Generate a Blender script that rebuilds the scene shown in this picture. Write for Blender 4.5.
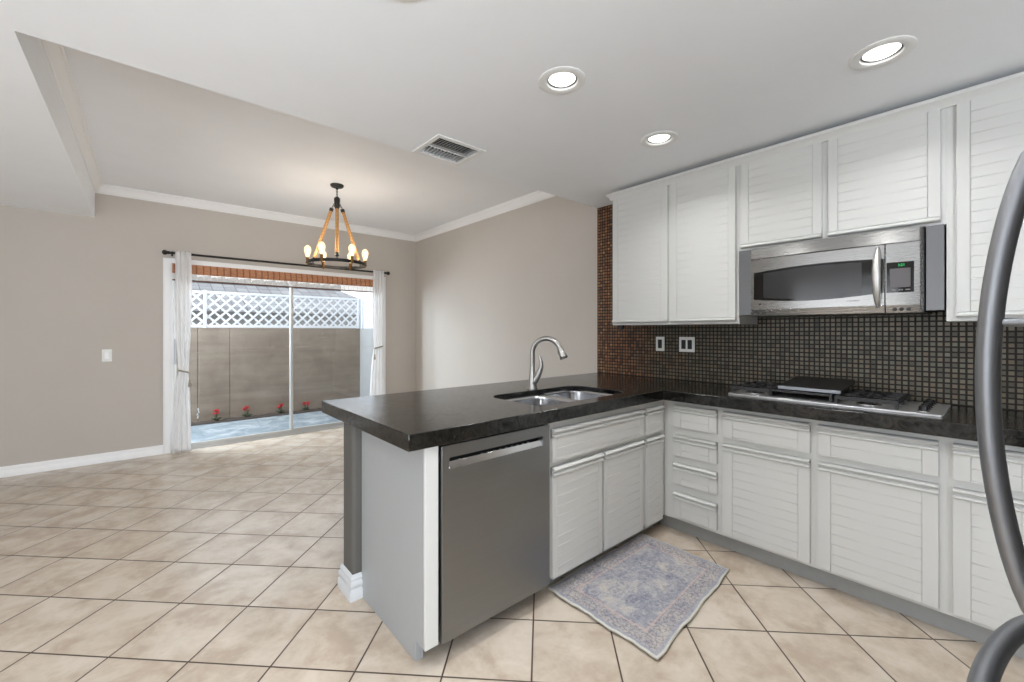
import bpy, bmesh, math, random
from mathutils import Vector, Matrix
from mathutils.geometry import tessellate_polygon
PI = math.pi
random.seed(7)
S = bpy.context.scene
COL = S.collection
for o in list(bpy.data.objects):
    bpy.data.objects.remove(o)

# ---------------------------------------------------------------- camera, sky, exposure
# The room: X runs along the peninsula towards the tiled wall, Y runs towards the patio door.
CAM_H = 1.285
cd = bpy.data.cameras.new('camera'); cam = bpy.data.objects.new('camera', cd); COL.objects.link(cam)
cd.sensor_width = 36.0; cd.sensor_fit = 'HORIZONTAL'
cd.lens = 423.6 / 1024 * 36.0
cd.shift_y = -10.0 / 1024
cd.clip_start = 0.02; cd.clip_end = 200
cam.location = (0, 0, CAM_H)
YAW = math.atan2(488, 423.6)
cam.rotation_euler = (PI / 2, 0, YAW - PI / 2)
S.camera = cam

S.view_settings.view_transform = 'Standard'
S.view_settings.look = 'None'
S.view_settings.gamma = 1.0
S.view_settings.use_curve_mapping = False
S.view_settings.exposure = 0.10
S.cycles.use_denoising = True
S.cycles.max_bounces = 10
S.cycles.diffuse_bounces = 6
S.cycles.sample_clamp_indirect = 6.0

W = bpy.data.worlds.new('sky'); S.world = W; W.use_nodes = True
wn = W.node_tree.nodes; wl = W.node_tree.links
bg = wn['Background']
tc = wn.new('ShaderNodeTexCoord'); sep = wn.new('ShaderNodeSeparateXYZ'); cr = wn.new('ShaderNodeValToRGB')
wl.new(tc.outputs['Generated'], sep.inputs[0]); wl.new(sep.outputs['Z'], cr.inputs[0]); wl.new(cr.outputs[0], bg.inputs[0])
cr.color_ramp.elements[0].position = 0.0; cr.color_ramp.elements[0].color = (0.97, 0.98, 1.0, 1)
cr.color_ramp.elements[1].position = 0.6; cr.color_ramp.elements[1].color = (0.88, 0.93, 1.0, 1)
bg.inputs[1].default_value = 1.9

LIGHT = dict(window=25.0, window_front=124.0, can=3.8, bulb=6.0, patio=26.0, patio_side=220.0)  # window, patio and the fill entries power added lights

def area_light(name, loc, rot, sx, sy, power, color=(1, 1, 1), shape='RECTANGLE', spread=PI):
    d = bpy.data.lights.new(name, 'AREA'); d.shape = shape; d.size = sx
    if shape == 'RECTANGLE': d.size_y = sy
    d.energy = power; d.color = color; d.spread = spread
    o = bpy.data.objects.new(name, d); COL.objects.link(o); o.location = loc; o.rotation_euler = rot
    return o
# added fill lights at unseen windows beside and behind the photographer
area_light('window_daylight', (-3.38, 1.4, 1.3), (0, -PI / 2 - .35, 0), 1.5, 3.4, LIGHT['window'], (0.82, 0.91, 1.0))
area_light('window_daylight', (-.35, -1.88, 1.3), (PI / 2 + .27, 0, 0), 1.8, 1.5, LIGHT['window_front'], (0.84, 0.92, 1.0))

# added fill in place of open sky, hidden above the head of the door
pl_ = area_light('patio_daylight', (1.2, 7.0, 3.0), (0, 0, 0), 3.2, 1.4, LIGHT['patio'], (0.92, 0.96, 1.0))
pl_.rotation_euler = Vector((0.30, -0.80, -0.62)).to_track_quat('-Z', 'Y').to_euler()

ps_ = area_light('patio_daylight', (-0.95, 7.1, 1.9), (0, 0, 0), 1.3, 1.8, LIGHT['patio_side'], (0.78, 0.89, 1.0))  # added side fill, hidden past the wall left of the door
ps_.rotation_euler = Vector((0.72, -0.66, -0.14)).to_track_quat('-Z', 'Y').to_euler()

# ---------------------------------------------------------------- dimensions
YF = 5.741     # wall with the patio door
XW = 3.077     # wall with the mosaic
XL = -3.2      # wall at the far left, outside the frame
YB = -1.7      # wall behind the photographer
ZL = 2.385     # low kitchen ceiling
ZT = 2.71      # raised dining ceiling
YE = 2.367     # edge between both
XE = -0.36     # left edge of the raised ceiling

# ---------------------------------------------------------------- materials
def lin(c):
    out = []
    for v in c:
        v /= 255.0
        out.append(v / 12.92 if v <= 0.04045 else ((v + 0.055) / 1.055) ** 2.4)
    return (out[0], out[1], out[2], 1.0)

class NT:
    def __init__(s, name):
        s.m = bpy.data.materials.new(name); s.m.use_nodes = True
        s.t = s.m.node_tree; s.n = s.t.nodes; s.l = s.t.links
        s.b = s.n['Principled BSDF']; s.out = s.n['Material Output']
    def new(s, t, **kw):
        n = s.n.new(t)
        for k, v in kw.items(): setattr(n, k, v)
        return n
    def val(s, sock, v):
        if hasattr(v, 'is_output'): s.l.new(v, sock)
        else: sock.default_value = v
    def math(s, op, a, b=None, c=None):
        n = s.new('ShaderNodeMath', operation=op)
        s.val(n.inputs[0], a)
        if b is not None: s.val(n.inputs[1], b)
        if c is not None: s.val(n.inputs[2], c)
        return n.outputs[0]
    def pos(s):
        g = s.new('ShaderNodeNewGeometry'); sp = s.new('ShaderNodeSeparateXYZ')
        s.l.new(g.outputs['Position'], sp.inputs[0])
        return g.outputs['Position'], sp.outputs[0], sp.outputs[1], sp.outputs[2]
    def comb(s, a, b, c):
        n = s.new('ShaderNodeCombineXYZ')
        for i, v in enumerate((a, b, c)): s.val(n.inputs[i], v)
        return n.outputs[0]
    def noise(s, vec, scale, detail=4, rough=0.55, dist=0.0):
        n = s.new('ShaderNodeTexNoise'); 
        if vec is not None: s.l.new(vec, n.inputs['Vector'])
        n.inputs['Scale'].default_value = scale; n.inputs['Detail'].default_value = detail
        n.inputs['Roughness'].default_value = rough; n.inputs['Distortion'].default_value = dist
        return n.outputs['Fac']
    def ramp(s, fac, stops, interp='LINEAR'):
        n = s.new('ShaderNodeValToRGB'); n.color_ramp.interpolation = interp
        e = n.color_ramp.elements
        while len(e) < len(stops): e.new(0.5)
        for i, (p, c) in enumerate(stops):
            e[i].position = p; e[i].color = c if len(c) == 4 else lin(c)
        s.val(n.inputs[0], fac)
        return n.outputs[0]
    def mix(s, fac, a, b, mode='MIX'):
        n = s.new('ShaderNodeMix', data_type='RGBA', blend_type=mode)
        s.val(n.inputs[0], fac); s.val(n.inputs[6], a); s.val(n.inputs[7], b)
        return n.outputs[2]
    def bump(s, h, strength=0.3, dist=0.01):
        n = s.new('ShaderNodeBump'); n.inputs['Strength'].default_value = strength; n.inputs['Distance'].default_value = dist
        s.l.new(h, n.inputs['Height']); s.l.new(n.outputs[0], s.b.inputs['Normal'])
    def cells(s, a, b, pitch, grout, a0=0.0, b0=0.0, pitch_b=None):
        """square tiles: (1 on a tile, 0 on grout), and a vector that names the tile"""
        pb = pitch_b or pitch
        u = s.math('DIVIDE', s.math('SUBTRACT', a, a0), pitch); v = s.math('DIVIDE', s.math('SUBTRACT', b, b0), pb)
        fu = s.math('ABSOLUTE', s.math('SUBTRACT', s.math('FRACT', u), 0.5)); fv = s.math('ABSOLUTE', s.math('SUBTRACT', s.math('FRACT', v), 0.5))
        m = s.math('MAXIMUM', fu, fv)
        k = 0.5 - grout / pitch / 2
        mask = s.math('SUBTRACT', 1.0, s.math('SMOOTH_MIN', 1.0, s.math('MAXIMUM', s.math('MULTIPLY', s.math('SUBTRACT', m, k - 0.004), 120.0), 0.0), 0.0))
        idv = s.comb(s.math('FLOOR', u), s.math('FLOOR', v), 0.0)
        return mask, idv
    def rand(s, vec, out='Value'):
        n = s.new('ShaderNodeTexWhiteNoise', noise_dimensions='3D'); s.l.new(vec, n.inputs['Vector'])
        return n.outputs[out]
    def set(s, color=None, rough=None, metal=None, spec=None, **kw):
        if color is not None: s.val(s.b.inputs['Base Color'], lin(color) if isinstance(color, tuple) and len(color) == 3 else color)
        if rough is not None: s.val(s.b.inputs['Roughness'], rough)
        if metal is not None: s.val(s.b.inputs['Metallic'], metal)
        if spec is not None: s.val(s.b.inputs['Specular IOR Level'], spec)
        for k, v in kw.items(): s.val(s.b.inputs[k], v)
        return s

M = {}
def simple(name, color, rough=0.5, metal=0.0, spec=0.5, noise=0.0, nscale=30.0, bump=0.0, bscale=200.0, **kw):
    t = NT(name); p = t.pos()[0]
    col = lin(color)
    if noise:
        f = t.noise(p, nscale, 5)
        a = tuple(c * (1 - noise) for c in col[:3]) + (1,); b = tuple(min(1, c * (1 + noise)) for c in col[:3]) + (1,)
        t.set(t.ramp(f, [(0.3, a), (0.7, b)]), rough, metal, spec, **kw)
    else:
        t.set(col, rough, metal, spec, **kw)
    if bump: t.bump(t.noise(p, bscale, 3), bump, 0.002)
    M[name] = t.m
    return t
simple('wall_paint', (192, 185, 177), 0.7, noise=0.015, nscale=3, bump=0.15, bscale=90)
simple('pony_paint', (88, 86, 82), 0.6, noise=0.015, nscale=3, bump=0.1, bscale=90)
simple('ceiling_paint', (242, 244, 247), 0.85, noise=0.01, nscale=4, bump=0.12, bscale=70)
simple('trim_white', (243, 243, 243), 0.4)
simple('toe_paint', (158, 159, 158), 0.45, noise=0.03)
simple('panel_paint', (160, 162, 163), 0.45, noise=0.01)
simple('black_plastic', (16, 16, 17), 0.35)
simple('iron', (38, 37, 36), 0.5, metal=0.3, noise=0.2)
simple('base_white', (204, 206, 208), 0.45)
simple('cast_iron', (22, 22, 23), 0.42, spec=0.6, bump=0.2)
simple('chrome', (215, 215, 215), 0.12, metal=1.0)
simple('lamp_trim', (236, 236, 234), 0.4)
simple('dark_void', (10, 10, 10), 0.9)
simple('black_glass', (10, 10, 11), 0.06, spec=0.6)
simple('smoked_glass', (52, 52, 53), 0.12, spec=0.5)
simple('vinyl', (206, 209, 213), 0.45)
simple('soil', (62, 52, 46), 0.95, noise=0.4, nscale=25, bump=0.8, bscale=40)
simple('red_petal', (190, 24, 38), 0.6, noise=0.3, nscale=60)
simple('leaf', (52, 66, 40), 0.6, noise=0.3, nscale=60)
simple('outlet_white', (226, 226, 222), 0.35)
simple('brass_dark', (120, 84, 44), 0.35, metal=0.8)
simple('tieback', (150, 142, 130), 0.8)
simple('alu', (196, 195, 192), 0.4, metal=0.5)
simple('stucco_pale', (150, 150, 149), 0.9, noise=0.05, nscale=6, bump=0.4, bscale=60)
simple('griddle_top', (44, 44, 45), 0.35, metal=0.6)
simple('griddle_lip', (150, 154, 160), 0.4, metal=0.6)
simple('display_grey', (92, 88, 90), 0.3)
simple('button_grey', (120, 120, 120), 0.4)

def brushed(name, color, rough, axis, amount=0.04):
    """brushed metal; fine streaks run along the given axis"""
    t = NT(name); p, x, y, z = t.pos()
    sc = {'x': (1.5, 260, 260), 'y': (260, 1.5, 260), 'z': (260, 260, 1.5)}[axis]
    mp = t.new('ShaderNodeMapping'); t.l.new(p, mp.inputs[0]); mp.inputs['Scale'].default_value = sc
    f = t.noise(mp.outputs[0], 1.0, 3)
    c = lin(color)
    t.set(t.ramp(f, [(0.25, tuple(v * (1 - amount) for v in c[:3]) + (1,)), (0.75, tuple(min(1, v * (1 + amount)) for v in c[:3]) + (1,))]),
          t.math('ADD', t.math('MULTIPLY', f, 0.05), rough - 0.025), 1.0)
    M[name] = t.m
brushed('steel_horizontal', (158, 157, 155), 0.27, 'y')
brushed('steel_dishwasher', (140, 141, 142), 0.34, 'x')
brushed('steel_vertical', (112, 112, 113), 0.36, 'z')
brushed('steel_sink', (190, 191, 194), 0.22, 'x')
brushed('nickel', (168, 166, 162), 0.30, 'z')
brushed('satin_handle', (214, 213, 210), 0.42, 'z', .04)
brushed('fridge_handle_metal', (150, 152, 156), 0.42, 'z', 0.06)
brushed('fridge_steel', (150, 150, 150), 0.32, 'z')
brushed('cooktop_steel', (222, 222, 221), 0.42, 'y')

# painted cabinet wood: brushed paint over faint grain
t = NT('cabinet_paint'); p = t.pos()[0]
mp = t.new('ShaderNodeMapping'); t.l.new(p, mp.inputs[0]); mp.inputs['Scale'].default_value = (60, 60, 420)
f = t.noise(mp.outputs[0], 1.0, 3)
t.set((206, 206, 203), 0.38, 0, 0.5); t.bump(f, 0.04, 0.001); M['cabinet_paint'] = t.m

# floor tiles laid on the diagonal
t = NT('floor_tile'); p, x, y, z = t.pos()
s_ = t.math('MULTIPLY', t.math('SUBTRACT', x, y), 2 ** -0.5); t_ = t.math('MULTIPLY', t.math('ADD', x, y), 2 ** -0.5)
mask, idv = t.cells(s_, t_, 0.333, 0.0072, -0.038, 1.885)
r = t.rand(idv)
sh = t.new('ShaderNodeVectorMath', operation='ADD'); t.l.new(p, sh.inputs[0])
sc = t.new('ShaderNodeVectorMath', operation='SCALE'); t.l.new(idv, sc.inputs[0]); sc.inputs['Scale'].default_value = 7.31
t.l.new(sc.outputs[0], sh.inputs[1])
n1 = t.noise(sh.outputs[0], 5.0, 4, 0.55, 0.4); n2 = t.noise(sh.outputs[0], 28.0, 5, 0.65)
nn = t.math('ADD', t.math('MULTIPLY', n1, 0.78), t.math('MULTIPLY', n2, 0.22))
base = t.ramp(nn, [(0.38, (180, 164, 147)), (0.5, (195, 182, 166)), (0.62, (206, 195, 181))])
base = t.mix(t.math('MULTIPLY', r, 0.14), base, lin((186, 164, 140)))
col = t.mix(mask, lin((70, 56, 45)), base)
t.set(col, t.math('ADD', 0.62, t.math('MULTIPLY', mask, t.math('SUBTRACT', t.math('MULTIPLY', n2, 0.06), 0.40))), 0, 0.5)
t.bump(t.math('ADD', mask, t.math('MULTIPLY', nn, 0.05)), 0.3, 0.0015)
M['floor_tile'] = t.m

# iridescent glass and copper mosaic
t = NT('mosaic'); p, x, y, z = t.pos()
P_ = 0.0262
mask, idv = t.cells(y, z, P_, 0.0080, 0.004, 0.916)
r = t.rand(idv); rc = t.rand(idv, 'Color')
big = t.noise(p, 1.7, 2)
tone = t.math('ADD', t.math('MULTIPLY', r, 0.75), t.math('MULTIPLY', t.math('SUBTRACT', big, 0.35), 0.55))
# towards the dining room the mosaic turns coppery, over the hob it is olive
sel = t.math('ADD', t.math('MULTIPLY', t.math('SUBTRACT', y, 1.25), 0.85), t.math('MULTIPLY', t.math('SUBTRACT', t.noise(p, 4.0, 2), 0.5), 1.3))
olive = t.ramp(tone, [(0.0, (64, 59, 48)), (0.28, (84, 78, 65)), (0.5, (102, 96, 81)), (0.66, (102, 87, 70)), (0.85, (88, 90, 76)), (1.0, (120, 112, 95))])
copper = t.ramp(tone, [(0.0, (70, 44, 30)), (0.3, (118, 74, 48)), (0.5, (146, 98, 62)), (0.7, (104, 84, 62)), (0.85, (176, 126, 78)), (1.0, (196, 160, 110))])
selr = t.ramp(sel, [(0.3, (0, 0, 0, 1)), (0.65, (1, 1, 1, 1))])
tile = t.mix(selr, olive, copper)
col = t.mix(mask, lin((30, 24, 18)), tile)
t.set(col, t.math('SUBTRACT', 0.75, t.math('MULTIPLY', mask, 0.45)), t.math('MULTIPLY', mask, 0.15), 0.45)
vn = t.new('ShaderNodeVectorMath', operation='SUBTRACT'); t.l.new(rc, vn.inputs[0]); vn.inputs[1].default_value = (0.5, 0.5, 0.5)
vs = t.new('ShaderNodeVectorMath', operation='SCALE'); t.l.new(vn.outputs[0], vs.inputs[0]); vs.inputs['Scale'].default_value = 0.07
bm_ = t.new('ShaderNodeBump'); bm_.inputs['Strength'].default_value = 0.6; bm_.inputs['Distance'].default_value = 0.003; t.l.new(mask, bm_.inputs['Height'])
va = t.new('ShaderNodeVectorMath', operation='ADD'); t.l.new(bm_.outputs[0], va.inputs[0]); t.l.new(vs.outputs[0], va.inputs[1])
vz = t.new('ShaderNodeVectorMath', operation='NORMALIZE'); t.l.new(va.outputs[0], vz.inputs[0]); t.l.new(vz.outputs[0], t.b.inputs['Normal'])
M['mosaic'] = t.m

# dark polished stone of the worktop
t = NT('dark_stone'); p = t.pos()[0]
n1 = t.noise(p, 7.0, 9, 0.7, 1.0); n2 = t.noise(p, 60.0, 6, 0.7); n3 = t.noise(p, 14.0, 6, 0.7, 2.5)
base = t.ramp(n1, [(0.38, (5, 6, 5)), (0.5, (12, 13, 11)), (0.6, (27, 25, 22)), (0.7, (52, 48, 43))])
vein = t.ramp(n3, [(0.485, (0, 0, 0, 1)), (0.5, (1, 1, 1, 1)), (0.515, (0, 0, 0, 1))])
base = t.mix(t.math('MULTIPLY', vein, 0.16), base, lin((120, 112, 104)))
spk = t.ramp(n2, [(0.66, (0, 0, 0, 1)), (0.74, (1, 1, 1, 1))])
base = t.mix(t.math('MULTIPLY', spk, 0.5), base, lin((104, 106, 98)))
t.set(base, t.math('ADD', 0.02, t.math('MULTIPLY', n1, 0.24)), 0, t.math('MULTIPLY', t.math('SUBTRACT', n3, 0.22), 2.1))
t.bump(t.math('ADD', n3, t.math('MULTIPLY', n2, 0.3)), 0.12, 0.003)
M['dark_stone'] = t.m

# render on the garden wall
t = NT('garden_render'); p, x, y, z = t.pos()
n1 = t.noise(p, 2.2, 8, 0.65, 0.4); n2 = t.noise(p, 45, 5, 0.7)
mp = t.new('ShaderNodeMapping'); t.l.new(p, mp.inputs[0]); mp.inputs['Scale'].default_value = (0.8, 0.8, 7)
n3 = t.noise(mp.outputs[0], 1.5, 4)
nn = t.math('ADD', t.math('MULTIPLY', n1, 0.6), t.math('MULTIPLY', n3, 0.4))
t.set(t.ramp(nn, [(0.33, (114, 102, 91)), (0.5, (130, 118, 106)), (0.68, (144, 133, 121))]), 0.95, 0, 0.2)
t.bump(n2, 0.5, 0.01); M['garden_render'] = t.m

# pale weathered blue grey patio concrete with stamped joints
t = NT('patio_concrete'); p = t.pos()[0]
n1 = t.noise(p, 3.0, 7, 0.65, 0.8)
vo = t.new('ShaderNodeTexVoronoi', feature='DISTANCE_TO_EDGE'); vo.inputs['Scale'].default_value = 1.3; t.l.new(p, vo.inputs['Vector'])
e = t.ramp(vo.outputs['Distance'], [(0.0, (0, 0, 0, 1)), (0.025, (1, 1, 1, 1))])
t.set(t.mix(e, lin((120, 130, 138)), t.ramp(n1, [(0.35, (98, 110, 117)), (0.5, (124, 134, 140)), (0.62, (158, 163, 166))])), 0.6, 0, 0.4)
t.bump(t.noise(p, 30, 4), 0.3, 0.01); M['patio_concrete'] = t.m

# grey roof shingles
t = NT('roof_tile'); p, x, y, z = t.pos()
mask, idv = t.cells(x, z, 0.20, 0.012, 0, 0, 0.09)
r = t.rand(idv)
t.set(t.mix(mask, lin((112, 112, 114)), t.ramp(r, [(0.0, (150, 150, 152)), (1.0, (172, 172, 174))])), 0.9, 0, 0.2)
t.bump(mask, 0.8, 0.02); M['roof_tile'] = t.m

# woven bamboo
t = NT('bamboo'); p, x, y, z = t.pos()
fx = t.math('FRACT', t.math('DIVIDE', x, 0.062)); st = t.math('GREATER_THAN', fx, 0.78)
r = t.noise(t.comb(t.math('MULTIPLY', x, 14), 0.0, t.math('MULTIPLY', z, 160)), 1.0, 3)
c = t.ramp(r, [(0.3, (158, 104, 72)), (0.5, (184, 128, 92)), (0.7, (204, 156, 120))])
t.set(t.mix(t.math('MULTIPLY', st, 0.65), c, lin((106, 60, 38))), 0.6); M['bamboo'] = t.m
simple('bamboo_bar', (98, 62, 46), 0.6, noise=0.2)
simple('bamboo_light', (222, 220, 216), 0.6, noise=0.15)

# rope and wood of the chandelier arms
t = NT('rope_wood'); p, x, y, z = t.pos()
w = t.new('ShaderNodeTexWave', bands_direction='Z'); w.inputs['Scale'].default_value = 22; w.inputs['Distortion'].default_value = 1.5; t.l.new(p, w.inputs['Vector'])
t.set(t.ramp(w.outputs['Fac'], [(0.2, (158, 114, 66)), (0.8, (212, 164, 104))]), 0.7); t.bump(w.outputs['Fac'], 0.5, 0.003); M['rope_wood'] = t.m

# rug: distressed blue grey persian pattern, woven border; coordinates are the rug's own
t = NT('rug_pile')
tcn = t.new('ShaderNodeTexCoord'); ob = tcn.outputs['UV']; sp = t.new('ShaderNodeSeparateXYZ'); t.l.new(ob, sp.inputs[0])
ax = t.math('ABSOLUTE', sp.outputs[0]); ay = t.math('ABSOLUTE', sp.outputs[1])
dd = t.math('MINIMUM', t.math('SUBTRACT', 0.425, ax), t.math('SUBTRACT', 0.281, ay))   # distance from the edge
n1 = t.noise(ob, 9.0, 7, 0.7, 0.8); n2 = t.noise(ob, 70.0, 5, 0.75, 0.5)
ga = t.new('ShaderNodeTexVoronoi', feature='SMOOTH_F1'); ga.inputs['Scale'].default_value = 17; 
mir = t.comb(ax, ay, 0.0); t.l.new(mir, ga.inputs['Vector'])
gb = t.new('ShaderNodeTexVoronoi', feature='DISTANCE_TO_EDGE'); gb.inputs['Scale'].default_value = 46; t.l.new(mir, gb.inputs['Vector'])
f1 = t.ramp(t.math('ADD', ga.outputs['Distance'], t.math('MULTIPLY', t.math('SUBTRACT', n2, 0.5), 0.5)), [(0.18, (1, 1, 1, 1)), (0.24, (0, 0, 0, 1)), (0.34, (0, 0, 0, 1)), (0.4, (1, 1, 1, 1)), (0.5, (0, 0, 0, 1))])
f2 = t.ramp(t.math('ADD', gb.outputs['Distance'], t.math('MULTIPLY', t.math('SUBTRACT', n2, 0.5), 0.5)), [(0.03, (1, 1, 1, 1)), (0.12, (0, 0, 0, 1))])
field = t.ramp(n1, [(0.32, (120, 122, 134)), (0.45, (144, 145, 154)), (0.55, (166, 163, 164)), (0.66, (188, 179, 168))])
field = t.mix(t.math('MULTIPLY', f1, 0.42), field, lin((96, 99, 118)))
border = t.ramp(n1, [(0.35, (134, 134, 142)), (0.6, (178, 169, 162))])
border = t.mix(t.math('MULTIPLY', f2, 0.55), border, lin((100, 104, 122)))
edge = t.ramp(n1, [(0.3, (132, 135, 148)), (0.7, (162, 161, 167))])
isb = t.ramp(dd, [(0.0, (0, 0, 0, 1)), (0.022, (0, 0, 0, 1)), (0.026, (1, 1, 1, 1)), (0.094, (1, 1, 1, 1)), (0.098, (0, 0, 0, 1))])
isf = t.math('GREATER_THAN', dd, 0.1)
ln = t.ramp(dd, [(0.094, (0, 0, 0, 1)), (0.097, (1, 1, 1, 1)), (0.103, (1, 1, 1, 1)), (0.106, (0, 0, 0, 1))])
c = t.mix(isf, t.mix(isb, edge, border), field)
c = t.mix(t.math('MULTIPLY', ln, 0.5), c, lin((206, 168, 150)))
c = t.mix(t.math('MULTIPLY', t.ramp(n2, [(0.46, (0, 0, 0, 1)), (0.6, (1, 1, 1, 1))]), 0.30), c, lin((206, 204, 204)))
sel_ = t.ramp(dd, [(0.006, (1, 1, 1, 1)), (0.009, (0, 0, 0, 1))])
c = t.mix(sel_, c, lin((206, 204, 196)))
t.set(c, 0.95, 0, 0.1); t.bump(n2, 0.6, 0.004); M['rug_pile'] = t.m

# sheer curtain cloth
t = NT('sheer'); t.set((246, 245, 245), 0.9, 0, 0.2)
tr = t.new('ShaderNodeBsdfTranslucent'); tr.inputs[0].default_value = lin((250, 250, 250)); mx = t.new('ShaderNodeMixShader'); mx.inputs[0].default_value = 0.5
t.l.new(t.b.outputs[0], mx.inputs[1]); t.l.new(tr.outputs[0], mx.inputs[2]); t.l.new(mx.outputs[0], t.out.inputs[0])
M['sheer'] = t.m

# thin clear pane
def pane(name, fac, tint=(1, 1, 1, 1)):
    t = NT(name); g = t.new('ShaderNodeBsdfGlossy'); g.inputs['Roughness'].default_value = 0.02
    tp = t.new('ShaderNodeBsdfTransparent'); tp.inputs[0].default_value = tint
    mx = t.new('ShaderNodeMixShader'); mx.inputs[0].default_value = fac
    t.l.new(tp.outputs[0], mx.inputs[1]); t.l.new(g.outputs[0], mx.inputs[2]); t.l.new(mx.outputs[0], t.out.inputs[0]); M[name] = t.m
pane('door_glass', 0.04, (0.97, 0.98, 0.98, 1))

def glow(name, color, strength, transparent=0.0):
    t = NT(name); e = t.new('ShaderNodeEmission'); e.inputs[0].default_value = lin(color); e.inputs[1].default_value = strength
    if transparent:
        tp = t.new('ShaderNodeBsdfTransparent'); mx = t.new('ShaderNodeMixShader'); mx.inputs[0].default_value = transparent
        t.l.new(e.outputs[0], mx.inputs[1]); t.l.new(tp.outputs[0], mx.inputs[2]); t.l.new(mx.outputs[0], t.out.inputs[0])
    else: t.l.new(e.outputs[0], t.out.inputs[0])
    M[name] = t.m
glow('lamp_lens', (255, 253, 248), 3.0)
glow('bulb_glass', (255, 226, 170), 2.2, 0.35)
glow('filament', (255, 196, 110), 20.0)
glow('display_green', (60, 230, 130), 0.9)

# ---------------------------------------------------------------- mesh helpers
def basis(d):
    d = d.normalized(); a = Vector((0, 0, 1)) if abs(d.z) < 0.9 else Vector((1, 0, 0))
    u = d.cross(a).normalized(); return u, d.cross(u).normalized()

def world_origin(o):
    v = Vector((0, 0, 0))
    while o: v += o.location; o = o.parent
    return v

class MB:
    """collects shapes in world coordinates and links them as one mesh object"""
    def __init__(s): s.v = []; s.f = []
    def add(s, vs, fs):
        k = len(s.v); s.v += [tuple(v) for v in vs]; s.f += [[i + k for i in f] for f in fs]; return s
    def box(s, x0, x1, y0, y1, z0, z1):
        vs = [(x, y, z) for z in (z0, z1) for y in (y0, y1) for x in (x0, x1)]
        return s.add(vs, [(0, 2, 3, 1), (4, 5, 7, 6), (0, 1, 5, 4), (2, 6, 7, 3), (0, 4, 6, 2), (1, 3, 7, 5)])
    def rings(s, rings, cap=True, close=False):
        n = len(rings[0]); vs = [v for r in rings for v in r]; fs = []
        m = len(rings)
        for i in range(m if close else m - 1):
            a, b = i * n, ((i + 1) % m) * n
            for j in range(n): fs.append((a + j, a + (j + 1) % n, b + (j + 1) % n, b + j))
        if cap and not close: fs += [tuple(range(n))[::-1], tuple(range((m - 1) * n, m * n))]
        return s.add(vs, fs)
    def tube(s, pts, r, seg=12, close=False, flat=1.0):
        pts = [Vector(p) for p in pts]; n = len(pts)
        rr = r if isinstance(r, (list, tuple)) else [r] * n
        rings = []; u = None
        for i, p in enumerate(pts):
            if close: d = (pts[(i + 1) % n] - pts[i - 1])
            else: d = pts[min(i + 1, n - 1)] - pts[max(i - 1, 0)]
            d.normalize()
            if u is None: u, w = basis(d)
            else:
                u = (u - d * u.dot(d)).normalized(); w = d.cross(u).normalized()
            rings.append([p + (u * math.cos(2 * PI * k / seg) * flat + w * math.sin(2 * PI * k / seg)) * rr[i] for k in range(seg)])
        return s.rings(rings, True, close)
    def lathe(s, prof, c=(0, 0, 0), seg=32, axis='z', cap=True):
        rings = []
        for r, h in prof:
            ring = []
            for k in range(seg):
                a = 2 * PI * k / seg; q = (r * math.cos(a), r * math.sin(a), h)
                if axis == 'x': q = (q[2], q[0], q[1])
                if axis == 'y': q = (q[0], q[2], q[1])
                ring.append((c[0] + q[0], c[1] + q[1], c[2] + q[2]))
            rings.append(ring)
        return s.rings(rings, cap)
    def prism(s, outer, fmap, h0, h1, holes=()):
        """2-D outline (with holes) swept from h0 to h1; fmap(a, b, h) -> world point"""
        loops = [list(outer)] + [list(h) for h in holes]
        flat = [p for l in loops for p in l]; n = len(flat)
        tris = tessellate_polygon([[Vector((p[0], p[1], 0)) for p in l] for l in loops])
        vs = [fmap(p[0], p[1], h0) for p in flat] + [fmap(p[0], p[1], h1) for p in flat]
        fs = [tuple(t) for t in tris] + [tuple(i + n for i in t)[::-1] for t in tris]
        k = 0
        for l in loops:
            m = len(l)
            for j in range(m):
                a, b = k + j, k + (j + 1) % m; fs.append((a, b, b + n, a + n))
            k += m
        return s.add(vs, fs)
    def build(s, name, mat, parent=None, bevel=0.0, smooth=35, seg=2, solid=0.0, weld=False):
        org = world_origin(parent) if parent else Vector((0, 0, 0))
        me = bpy.data.meshes.new(name); bm = bmesh.new()
        bv = [bm.verts.new(Vector(v) - org) for v in s.v]
        for f in s.f:
            try: bm.faces.new([bv[i] for i in f])
            except ValueError: pass
        if weld: bmesh.ops.remove_doubles(bm, verts=bm.verts[:], dist=1e-5)
        bmesh.ops.recalc_face_normals(bm, faces=bm.faces[:])
        bm.to_mesh(me); bm.free()
        me.materials.append(M[mat] if isinstance(mat, str) else mat)
        o = bpy.data.objects.new(name, me); COL.objects.link(o); o.parent = parent
        if smooth:
            me.shade_smooth(); me.set_sharp_from_angle(angle=math.radians(smooth))
        if solid:
            m = o.modifiers.new('thickness', 'SOLIDIFY'); m.thickness = solid; m.offset = 0
        if bevel:
            m = o.modifiers.new('soft_edges', 'BEVEL'); m.width = bevel; m.segments = seg; m.limit_method = 'ANGLE'; m.angle_limit = math.radians(40); m.harden_normals = False
        return o

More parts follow.
